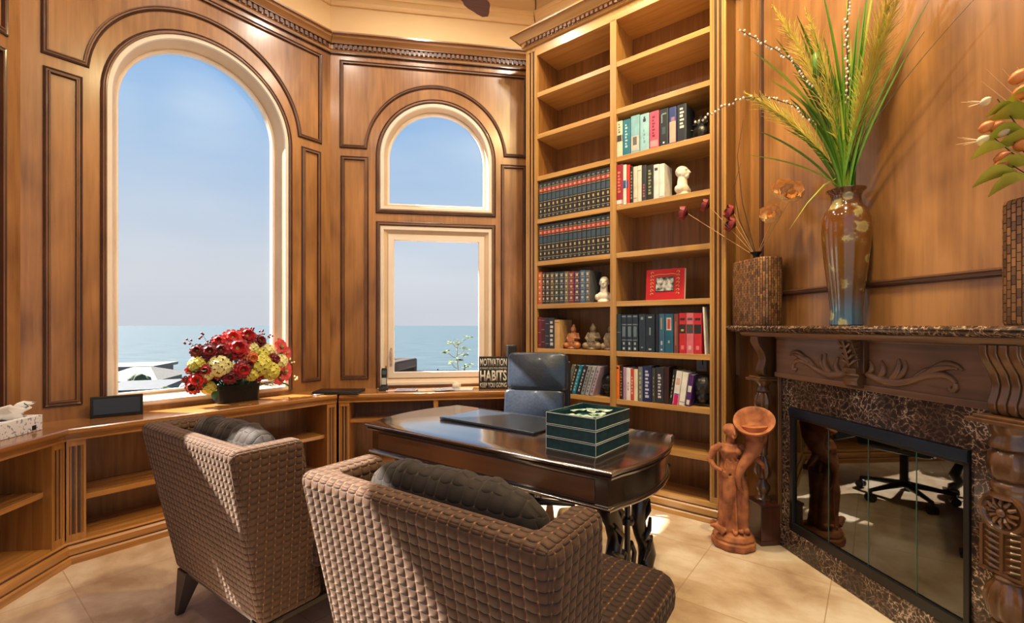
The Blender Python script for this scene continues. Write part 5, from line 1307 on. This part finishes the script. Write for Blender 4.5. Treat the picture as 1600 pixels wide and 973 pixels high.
# ------------------------------------------------------------------ office chair
oc = thing('office_chair', 'black leather high-back office chair on casters behind the desk', 'office chair', (.178, 3.45, 0), math.radians(-12))
def pad(name, w, h, t, X, m=None, wr=1.0):
    k = 10; rings = []
    b = MB(X)
    pts = superel(w / 2, h / 2, 9, 56)
    for (f, s_) in ((0, .90), (.12, .97), (.35, 1.0), (.65, 1.0), (.88, .97), (1, .90)):
        rings.append([(x * s_, -t / 2 + t * f, z * (s_ if s_ < .99 else 1)) for x, z in pts])
    b.loft(rings); return b.build(name, m or M['leather'], oc, smooth=60)
tilt = Matrix.Rotation(math.radians(-9), 4, 'X')
pad('headrest', .46, .29, .085, Matrix.Translation((0, .09, 1.0)) @ tilt)
pad('upper_back_pad', .46, .26, .07, Matrix.Translation((-.02, .045, .74)) @ tilt)
pad('lower_back_pad', .46, .22, .075, Matrix.Translation((0, .01, .54)) @ tilt)
pad('seat', .50, .50, .09, Matrix.Translation((0, -.22, .44)) @ Matrix.Rotation(PI / 2, 4, 'X'))
b = MB(tilt.copy()); b.box(-.235, .235, .10, .125, .42, 1.10); b.build('back_shell', M['black'], oc, bevel=.01)
for sg in (-1, 1):
    b = MB(); b.tube([(sg * .23, .0, .50), (sg * .29, -.02, .60), (sg * .30, -.05, .655), (sg * .30, -.28, .665), (sg * .29, -.32, .60), (sg * .25, -.30, .44)], .013, 10); b.build('armrest', M['chrome'], oc)
b = MB(); b.tube([(0, -.2, .10), (0, -.2, .40)], .028, 16); b.box(-.1, .1, -.32, -.08, .365, .395); b.build('gas_lift', M['metal'], oc)
for k in range(5):
    a = k / 5 * 2 * PI + .3; e = (math.cos(a) * .30, -.2 + math.sin(a) * .30)
    b = MB(); b.tube([(0, -.2, .12), (e[0] * .5, -.2 + (e[1] + .2) * .5, .105), (e[0], e[1], .085)], [.028, .02, .014], 10); ba = b.build('base_arm', M['metal'], oc)
    b = MB(Matrix.Translation((e[0], e[1], .032)) @ rotz(a)); b.tube([(0, -.026, 0), (0, -.008, 0)], .031, 16); b.tube([(0, .008, 0), (0, .026, 0)], .031, 16); b.tube([(0, 0, .02), (0, 0, .055)], .012, 8); b.build('caster', M['black'], ba)

# ------------------------------------------------------------------ armchairs
def make_armchair(lab, loc, rz):
    t = thing('armchair', lab, 'armchair', loc, rz, 'quilted velvet armchairs')
    HT = .905
    def ring(z, f):
        # f 0 bottom .. 1 top
        a = .395 + .055 * f; y0 = .13 - .13 * f; y1 = .40 - .12 * f; th = .075 + .02 * f
        return [(-a, y1, z), (-a, y0, z), (a, y0, z), (a, y1, z), (a - th, y1, z), (a - th, y0 + th, z), (-a + th, y0 + th, z), (-a + th, y1, z)]
    b = MB(); b.loft([ring(.2 + (HT - .2) * f, f) for f in (0, .25, .5, .75, 1)]); b.build('quilted_frame', M['fabric'], t, bevel=.036, bseg=6, uv=True, smooth=60)
    b = MB()
    b.loft([[(-.35, .20, .19), (.35, .20, .19), (.36, .84, .19), (-.36, .84, .19)], [(-.36, .20, .36), (.36, .20, .36), (.40, .85, .36), (-.40, .85, .36)]]); b.build('seat_rail', M['fabric_seat'], t, bevel=.02, bseg=3, uv=True)
    b = MB(); b.box(-.385, .385, .15, .172, .185, .205); b.box(-.385, -.36, .15, .82, .185, .205); b.box(.36, .385, .15, .82, .185, .205); b.build('base_frame', M['legs'], t, smooth=0)
    # T-shaped seat cushion, crowned
    b = MB(); o2 = [(-.29, .17), (.29, .17), (.31, .30), (.45, .33), (.465, .50), (.46, .84), (.44, .875), (-.44, .875), (-.46, .84), (-.465, .50), (-.45, .33), (-.31, .30)]
    rings = []
    for z, ins in ((.36, .02), (.375, .004), (.42, 0), (.465, .004), (.49, .03), (.505, .09)):
        rings.append([(x * (1 - ins / .46), .5 + (y - .5) * (1 - ins / .40), z) for x, y in o2])
    b.loft(rings); b.build('seat_cushion', M['fabric_seat'], t, uv=True, smooth=60, bevel=.01, bseg=3)
    # loose back cushion, plump and creased
    b = MB(); R = []; nu, nv = 44, 26
    for i in range(nu + 1):
        u = -1 + 2 * i / nu; su = math.copysign(abs(u) ** 1, u)
        prof = max(0.0, (1 - abs(u) ** 5)) ** (1 / 2.6)
        ring_ = []
        for k in range(nv):
            a = k / nv * 2 * PI; c, s_ = math.cos(a), math.sin(a)
            yy = math.copysign(abs(c) ** .8, c) * .085 * prof; zz = math.copysign(abs(s_) ** .75, s_) * .235 * (.35 + .65 * prof) * (1 if prof > 0 else 0)
            w_ = 1 + .06 * noise.noise((u * 5, zz * 4, yy * 10)) + .03 * noise.noise((u * 14 + zz * 9, zz * 3, 2.0))
            ring_.append((u * .335, .205 + yy * w_ + (.02 if zz > 0 else .05) - .06 * (zz + .1), .70 + zz * w_))
        R.append(ring_)
    b.loft(R); b.build('back_cushion', M['fabric_pillow'], t, uv=True, smooth=80)
    for sx, sy in ((-.345, .18), (.345, .18), (-.33, .79), (.33, .79)):
        ex = sx * 1.02; ey = sy - .05 if sy < .5 else sy + .02
        b = MB(); b.loft([[(sx - .045, sy - .045, .20), (sx + .045, sy - .045, .20), (sx + .045, sy + .045, .20), (sx - .045, sy + .045, .20)], [(ex - .015, ey - .015, 0), (ex + .015, ey - .015, 0), (ex + .015, ey + .015, 0), (ex - .015, ey + .015, 0)]])
        b.build('leg', M['legs'], t, smooth=0, bevel=.003)
    return t
CA = math.atan2(-.57, .821)
ac = make_armchair('brown quilted velvet armchair nearest the camera, in front of the desk', (-.295, 1.165, 0), CA)
copy_thing(ac, (-1.345, 1.868, 0), CA, 'brown quilted velvet armchair at the left, in front of the tall arched window')

# ------------------------------------------------------------------ things on the worktop
# tissue box
tb = thing('tissue_box', 'white patterned tissue box with a tissue pulled out, on the left worktop', 'tissue box', (-2.70, 2.60, WZ), FZ.a + .05)
M['tissue_pat'] = mat('speckled_white_card', (238, 236, 232), (150, 156, 160), rough=.7, nscale=70, lo=.36, hi=.42, detail=1)
b = MB(); b.box(-.26, -.0, -.06, .065, 0, .085); b.build('box_body', M['tissue_pat'], tb, bevel=.002)
b = MB(); b.box(-.20, -.05, -.02, .02, .0855, .087); b.box(-.07, -.045, -.0625, -.06, .01, .035); b.build('box_slot', M['metal'], tb, smooth=0)
b = MB(); rings = []
for i in range(9):
    z = .085 + i * .008; w = .05 + .01 * i; rings.append([(-.13 + math.cos(a / 16 * 2 * PI) * w * (1 + .35 * math.sin(a * 1.9 + i)), math.sin(a / 16 * 2 * PI) * .03 * (1 + .3 * math.cos(a * 2.3)), z + .02 * math.sin(a * 1.3) * i / 8) for a in range(16)])
b.loft(rings, caps=False); o = b.build('tissue', mat('tissue_white', (240, 238, 236), rough=.9), tb, smooth=60)
o.modifiers.new('s', 'SOLIDIFY').thickness = .001
# smart display
sdp = thing('smart_speaker_display', 'black tabletop display speaker on the worktop beside the tall window', 'display', (-2.575, 3.03, WZ), FA.a - .25)
b = MB(); b.prism([(-.055, 0), (.05, 0), (.045, .02), (-.02, .125), (-.045, .135), (-.05, .13)], -.13, .13, to3=lambda p, h: (h, p[0], p[1])); b.build('display_body', M['black_soft'], sdp, bevel=.008, bseg=3)
b = MB(); b.add([(-.115, -.0565, .02), (.115, -.0565, .02), (.115, -.051, .118), (-.115, -.051, .118), (-.115, -.054, .02), (.115, -.054, .02), (.115, -.049, .118), (-.115, -.049, .118)], [(0, 1, 2, 3), (4, 7, 6, 5), (0, 4, 5, 1), (3, 2, 6, 7), (0, 3, 7, 4), (1, 5, 6, 2)]); b.build('screen', mat('dark_screen', (44, 38, 36), rough=.12), sdp, smooth=0)
# planter and bouquet
px, py = -2.13, 3.59
pl = thing('planter_box', 'black rectangular planter holding the red and yellow flowers', 'planter', (px, py, WZ), FA.a)
b = MB(); pts0 = superel(.155, .062, 7, 36); b.loft([[(x * .94, y * .94, 0) for x, y in pts0], [(x, y, .12) for x, y in pts0], [(x * 1.02, y * 1.02, .13) for x, y in pts0], [(x * .96, y * .94, .13) for x, y in pts0], [(x * .95, y * .92, .10) for x, y in pts0]]); b.build('planter_body', M['black'], pl, smooth=40)
fb = thing('flower_bouquet', 'large bouquet of red, yellow and cream flowers in the black planter by the window', 'flowers', (px, py, WZ + .10), FA.a)
M['fr'] = mat('crimson_petal', (186, 22, 34), (120, 10, 24), rough=.5, nscale=30)
M['fr2'] = mat('bright_red_petal', (222, 52, 40), (176, 22, 30), rough=.5, nscale=30)
M['fd'] = mat('burgundy_petal', (128, 18, 34), (74, 10, 22), rough=.5, nscale=30)
M['fp'] = mat('pink_coral_petal', (226, 96, 90), (190, 50, 60), rough=.5, nscale=30)
M['fy'] = mat('yellow_green_petal', (218, 206, 92), (178, 170, 66), rough=.55, nscale=30)
M['fc'] = mat('cream_petal', (236, 226, 170), (204, 200, 120), rough=.55, nscale=30)
M['fo'] = mat('orange_petal', (206, 104, 48), (150, 62, 30), rough=.5, nscale=30)
M['core'] = mat('flower_core', (200, 176, 90), (80, 60, 30), rough=.7, nscale=80)
M['gl'] = mat('dark_green_leaf', (44, 84, 44), (22, 52, 30), rough=.4, nscale=20)
def petal(b, c, d, v, L_, w, lift, mi):
    t = d.cross(v)
    P = [c, c + v * L_ * .35 + d * lift * .5, c + v * L_ * .75 + d * lift, c + v * L_ + d * lift * .8]
    W_ = [.25, .85, 1, .45]; top = []
    for p, k in zip(P, W_): top += [p - t * w * k * .5 + d * w * .12 * k, p, p + t * w * k * .5 + d * w * .12 * k]
    n = len(top); fs = []
    bot = [q - d * .0012 for q in top]
    for i in range(3):
        for j in (0, 1):
            a = i * 3 + j; fs.append((a, a + 1, a + 4, a + 3)); fs.append((n + a, n + a + 3, n + a + 4, n + a + 1))
    b.add(top + bot, fs, mi)
def dahlia(c, d, r, m, layers=3, n=12, core=True):
    b = MB(); c = Vector(c); d = Vector(d).normalized(); s = d.orthogonal().normalized()
    b.tube([(c.x * .25, c.y * .3, -.0), c * .55 + Vector((0, 0, .02)), c], [.003, .0025, .0025], 5, mi=2)
    for l in range(layers):
        k = max(5, n - l * 2)
        for i in range(k):
            v = Matrix.Rotation(i / k * 2 * PI + l * .35, 3, d) @ s; petal(b, c + d * l * .004, d, v, r * (1 - l * .22), r * (.5 if n > 8 else .8), r * (.12 + .28 * l), 0)
    if core: b.ball(c + d * r * .22, r * .2, 10, 6, mi=1)
    b.build('blossom', [M[m], M['core'], M['gl']], fb, smooth=50)
def hydrangea(c, r, m, seed=0):
    rn = random.Random(seed); b = MB(); c = Vector(c)
    b.tube([(c.x * .25, c.y * .3, 0), c * .55, c], [.004, .003, .003], 5, mi=2); b.ball(c, r * .72, 12, 8, mi=2)
    for i in range(46):
        z = 1 - 2 * (i + .5) / 46; a = i * 2.39996; q = math.sqrt(max(0, 1 - z * z)); d = Vector((q * math.cos(a), q * math.sin(a), z)); 
        s = d.orthogonal().normalized(); s = Matrix.Rotation(rn.uniform(0, 2), 3, d) @ s
        for k in range(4): petal(b, c + d * r * .85, d, Matrix.Rotation(k * PI / 2, 3, d) @ s, r * .30, r * .30, r * .05, 0)
    b.build('blossom', [M[m], M['core'], M['gl']], fb, smooth=50)
# layout: u along the window (metres, right positive), z above the rim, y toward the room negative
spec = [('h', -.29, .12, -.04, .055, 'fy'), ('h', -.16, .10, -.10, .078, 'fc'), ('h', -.24, .04, -.08, .05, 'fc'), ('h', .12, .09, -.13, .085, 'fy'), ('h', .20, .03, -.13, .07, 'fy'), ('h', .05, .02, -.14, .055, 'fy'), ('h', -.22, -.08, -.06, .05, 'fy'), ('h', .30, .11, -.07, .065, 'fc'), ('h', .22, .21, -.03, .06, 'fc'), ('h', .10, .24, -.03, .05, 'fc'), ('h', .33, .06, -.04, .05, 'fy'),
        ('d', -.04, .24, -.10, .085, 'fr'), ('d', -.05, .33, -.04, .07, 'fr2'), ('d', .06, .34, -.02, .075, 'fr'), ('d', .0, .29, .02, .07, 'fr'), ('d', -.20, .22, -.04, .06, 'fd'), ('d', -.13, .23, -.05, .055, 'fd'), ('d', -.27, .23, .0, .05, 'fd'), ('d', .05, .15, -.14, .055, 'fo'),
        ('d', -.02, .06, -.15, .065, 'fr'), ('d', -.10, .00, -.13, .05, 'fd'), ('d', -.29, -.0, -.07, .06, 'fr2'), ('d', -.31, -.06, -.05, .055, 'fr'), ('d', -.25, .07, -.10, .045, 'fr'), ('d', .16, .30, -.02, .055, 'fd'), ('d', .02, .10, -.15, .05, 'fd'), ('d', .24, .13, -.10, .05, 'fd'),
        ('l', .33, .24, -.03, .07, 'fp'), ('l', .38, .18, -.02, .06, 'fp'), ('l', .34, .01, -.08, .075, 'fp'), ('l', .28, -.04, -.10, .06, 'fp'), ('l', -.28, .32, .02, .0, 'fd'), ('l', .13, .30, .02, .055, 'fr')]
spec += [('h', -.10, .16, -.02, .06, 'fd'), ('h', .16, .18, -.06, .055, 'fy'), ('d', -.17, .16, -.03, .06, 'fd'), ('d', .28, .06, -.03, .055, 'fd'), ('d', .20, .10, .0, .05, 'fr'), ('d', -.12, .30, .02, .055, 'fr'), ('h', .04, .22, -.07, .045, 'fc'), ('d', .12, .00, -.10, .05, 'fr'), ('d', -.2, .0, -.02, .05, 'fd')]
for k, (ty, u, z, y, r, m) in enumerate(spec):
    if r == 0: continue
    z *= .86; r *= 1.08; c = (u * .97, y, z + .10); d = Vector((u * 1.6 - .1, -.75 + y, z * 1.2))
    if ty == 'h': hydrangea(c, r, m, k)
    elif ty == 'd': dahlia(c, d, r, m, 3, 12)
    else: dahlia(c, d, r, m, 1, 6, True)
rn = random.Random(21)
for k in range(44):
    a = rn.uniform(0, PI); q = math.sqrt(rn.uniform(.05, 1)); u = math.cos(a) * .36 * q + .02; z = .04 + math.sin(a) * .25 * q - abs(u) * .08; y = -.15 + .16 * abs(u) / .36 + rn.uniform(-.02, .03) + .12 * max(0, z - .1) / .2
    m_ = rn.choice(['fr', 'fd', 'fr2', 'fy', 'fc', 'fp', 'fd', 'fr']); dahlia((u, y, z + .07), (u * 2 + rn.uniform(-.4, .4), -1, z * 2 + rn.uniform(-.3, .5)), rn.uniform(.022, .034), m_, 2, 6, True)
rn = random.Random(9)
for k in range(80):
    u = rn.uniform(-.30, .30); z = rn.uniform(-.02, .24) - abs(u) * .2; y = rn.uniform(-.11, .04); b = MB(); c = Vector((u, y, z + .06)); b.tube([(u * .25, y * .3, 0), c * .6, c], .002, 5)
    leaf(b, c, (u * 3 + rn.uniform(-.5, .5), -.6 + rn.uniform(-.4, .8), rn.uniform(-.5, .6)), rn.uniform(.07, .12), rn.uniform(.03, .05)); b.build('leaf', M['gl'], fb, smooth=60)
for k in range(9):
    u = (-.33, -.30, -.24, -.20, .12, .18, .24, .40, .44)[k]; z = (.32, .26, .36, .31, .40, .38, .35, .14, .0)[k]; b = MB(); e = Vector((u, -.02 if k < 7 else -.06, z + .06)); b.tube([(u * .25, 0, 0), e * .6, e], [.002, .002, .0012], 5, mi=1)
    for q in range(5): b.ball(e + Vector((rn.uniform(-.02, .02), rn.uniform(-.02, .02), rn.uniform(-.03, .01))), .008, 7, 5, mi=0)
    b.build('berry_sprig', [M['fd'] if k < 7 else M['fc'], M['gl']], fb, smooth=60)
# closed black folder / laptop at the corner
lp = thing('laptop', 'closed black laptop lying on the worktop corner between the windows', 'laptop', (-1.50, 4.04, WZ), FB.a - .12)
b = MB(); b.box(-.20, .19, -.11, .12, .0, .012); b.build('laptop_base', M['metal'], lp, bevel=.004)
b = MB(); b.box(-.20, .19, -.11, .12, .0125, .022); b.build('laptop_lid', M['black'], lp, bevel=.004)
lt = thing('silver_tablet', 'thin silver tablet half under the black laptop', 'tablet', (-1.63, 3.965, WZ), FA.a + .2)
b = MB(); b.box(-.09, .07, -.06, .05, 0, .0); b = MB()
b = MB(); b.box(-.09, .03, -.05, .0, .0, .008); b.build('tablet_body', mat('silver_shell', (150, 160, 176), rough=.25, metallic=.6), lt, bevel=.002)
# cordless phone
ph = thing('cordless_phone', 'cordless phone with silver keypad upright in its dock beside the casement window', 'phone', FB.w(.50, .16, WZ), FB.a)
b = MB(); b.loft([[(-.04, -.05, 0), (.04, -.05, 0), (.04, .045, 0), (-.04, .045, 0)], [(-.036, -.045, .018), (.036, -.045, .018), (.036, .04, .022), (-.036, .04, .022)], [(-.028, -.01, .045), (.028, -.01, .045), (.028, .03, .05), (-.028, .03, .05)]]); b.build('dock', M['black'], ph, bevel=.004)
X = Matrix.Translation((0, 0, .02)) @ Matrix.Rotation(-.12, 4, 'X'); b = MB(X)
b.loft([[(x * k, y * k - .005, z) for x, y in superel(.026, .014, 4, 20)] for z, k in ((0, .9), (.02, 1), (.10, .95), (.16, 1), (.178, .85))]); b.tube([(.014, 0, .17), (.014, 0, .20)], .005, 6); hs = b.build('handset', M['black'], ph, smooth=60)
b = MB(X); b.box(-.02, .02, -.0205, -.018, .03, .09, 0); b.box(-.018, .018, -.0205, -.018, .12, .155, 1); b.build('keypad', [mat('silver_keypad', (190, 186, 180), rough=.4), mat('phone_screen', (60, 80, 70), rough=.2)], hs, smooth=0)
# papers, magazines
def sheet(name, lab, t, n, z, w, d, th, rz, c, cat='paper', band=None):
    o = thing(name, lab, cat, FB.w(t, n, z), FB.a + rz)
    b = MB(); b.box(-w / 2, w / 2, -d / 2, d / 2, 0, th); b.build('sheets', mat(name + '_stock', c, tuple(int(q * .93) for q in c), rough=.6, nscale=20), o, smooth=0, bevel=.0008)
    if band:
        b = MB(); b.box(-w / 2 + .01, w / 2 - .01, -d / 2 + .01, d / 2 - .03, th, th + .0008); b.build('cover_print', mat(name + '_print', band, tuple(int(q * .7) for q in band), rough=.5, nscale=30, lo=.4, hi=.6), o, smooth=0)
    return o
sheet('envelope', 'pink and white envelope on the worktop right of the phone', .60, .20, WZ, .16, .10, .003, .2, (226, 196, 192), 'envelope')
sheet('magazine', 'white and lilac magazine beside the pink envelope', .70, .22, WZ + .0045, .19, .13, .005, -.1, (228, 228, 240), 'magazine', (170, 176, 214))
sheet('paper_stack', 'thin stack of pale papers below the centre of the casement window', .90, .22, WZ, .20, .17, .006, .1, (222, 200, 176), 'paper')
sheet('open_brochure', 'white brochure with bluish print left of the seashell', 1.05, .24, WZ + .0075, .22, .15, .004, .35, (232, 232, 236), 'brochure', (200, 206, 220))
sheet('notepad', 'white notepad under the seashell', 1.20, .21, WZ + .0, .20, .17, .006, -.15, (224, 226, 222), 'notepad')
sh = thing('seashell', 'cream seashell resting on the notepad before the casement window', 'shell', FB.w(1.17, .2, WZ + .0065), FB.a + .4)
b = MB(); R = []
for i in range(40):
    f = i / 39; a = f * 4.2 * PI; rr = .035 * (1 - f) ** 1.0 + .001; cr_ = .026 * (1 - f) ** .9 + .001
    R.append((Vector((.045 * f * 1.3 - .03, math.cos(a) * cr_ * .6, .028 + math.sin(a) * cr_ * .5)), rr))
b.tube([p for p, _ in R], [r * .8 for _, r in R], 12); b.ball((-.03, 0, .028), .028, 14, 10, sc=(1.2, 1, 1))
for k in range(7): b.tube([(-.03 + k * .008, 0, .04), (-.035 + k * .009, -.01, .062 - k * .003)], [.009, .002], 6)
sculpt('shell_body', b, mat('shell_cream', (236, 218, 198), rough=.4), sh, .003, 2)
# black sign with white lettering
sg_ = thing('motto_sign', 'square black box sign with white lettering about motivation and habits', 'sign', FB.w(1.35, .255, WZ), FB.a - .10)
SW, SH = .268, .30
b = MB(); b.box(0, SW, 0, .04, 0, SH); b.build('sign_box', mat('black_painted_wood', (34, 30, 28), (24, 22, 20), rough=.6), sg_, smooth=0, bevel=.002)
b = MB(); b.sweep([(0, 0), (SW, 0), (SW, SH), (0, SH)], [(.0, .0), (.0, .002), (.004, .002), (.004, 0)], lambda p, h: (p[0], -h, p[1])); b.build('sign_border', mat('worn_wood_edge', (86, 70, 56)), sg_, smooth=0)
M['letter'] = mat('white_lettering', (214, 210, 200), (186, 182, 172), rough=.7, nscale=90)
def text(body, x0, x1, z0, z1, parent, m, bold=.0, y=-.0022):
    cu = bpy.data.curves.new('lettering', 'FONT'); cu.body = body; cu.size = 1; cu.extrude = .0; cu.offset = bold; cu.resolution_u = 3
    tmp = bpy.data.objects.new('tmp', cu); COL.objects.link(tmp); dg = bpy.context.evaluated_depsgraph_get(); dg.update()
    me = bpy.data.meshes.new_from_object(tmp.evaluated_get(dg)); bpy.data.objects.remove(tmp)
    xs = [v.co.x for v in me.vertices]; ys = [v.co.y for v in me.vertices]
    a, b_, c, d = min(xs), max(xs), min(ys), max(ys)
    for v in me.vertices:
        v.co = Vector((x0 + (v.co.x - a) / (b_ - a) * (x1 - x0), y, z0 + (v.co.y - c) / (d - c) * (z1 - z0)))
    me.materials.clear(); me.materials.append(m)
    o = bpy.data.objects.new('lettering', me); COL.objects.link(o); o.parent = parent
    s = o.modifiers.new('s', 'SOLIDIFY'); s.thickness = .001
text('MOTIVATION', .012, SW - .012, .215, .283, sg_, M['letter'], .02)
text('IS WHAT GETS YOU STARTED', .012, SW - .012, .185, .203, sg_, M['letter'], .01)
text('HABITS', .012, SW - .012, .075, .175, sg_, M['letter'], .03)
text('KEEP YOU GOING', .012, SW - .012, .018, .062, sg_, M['letter'], .02)
# small black tower speaker behind the sign
ts = thing('tower_speaker', 'small black tower speaker half hidden behind the sign and office chair', 'speaker', FB.w(1.67, .12, WZ), FB.a)
b = MB(); b.box(-.045, .045, -.05, .05, 0, .40); sc_ = b.build('speaker_cabinet', M['black'], ts, bevel=.006)
b = MB(); b.box(-.038, .038, -.054, -.05, .03, .39); b.build('speaker_grille', M['black_soft'], sc_, bevel=.002)

# ------------------------------------------------------------------ ceiling fan
M['fan_wood'] = wood('carved_fan_wood', (120, 66, 42), (76, 38, 24), 'x', rough=.6, coat=0)
fan = thing('ceiling_fan', 'wooden ceiling fan with carved blades, only a blade tip showing at top', 'ceiling fan', (-.44, 2.03, 3.19), 0)
b = MB(); b.lathe([(.015, .10), (.015, 1.28), (.07, 1.30), (.075, 1.33), (.001, 1.33)], 20); b.build('down_rod', M['dark_red'], fan)
b = MB(); b.lathe([(.04, .14), (.12, .11), (.14, .04), (.13, -.03), (.07, -.06), (.001, -.06)], 32); b.build('motor_housing', M['dark_red'], fan)
fa0 = math.atan2(2.74 - 2.03, -.165 + .44)
for k in range(5):
    a = fa0 + k * 2 * PI / 5; X = rotz(a) @ Matrix.Rotation(.16, 4, 'X')
    b = MB(X); up_ = []; dn = []
    for i in range(22):
        f = i / 21; x = .16 + .62 * f; w = (.055 + .035 * math.sin(PI * min(1, f * 1.05)) ** .7) * (1 if f < .86 else (1 - ((f - .86) / .14) ** 2 * .75)) + .006 * math.sin(f * 40) * (f > .3)
        up_.append((x, w)); dn.append((x, -w))
    b.prism(up_ + dn[::-1], -.006, .006); b.box(.10, .20, -.02, .02, -.012, .0); b.build('fan_blade', M['fan_wood'], fan, smooth=30)
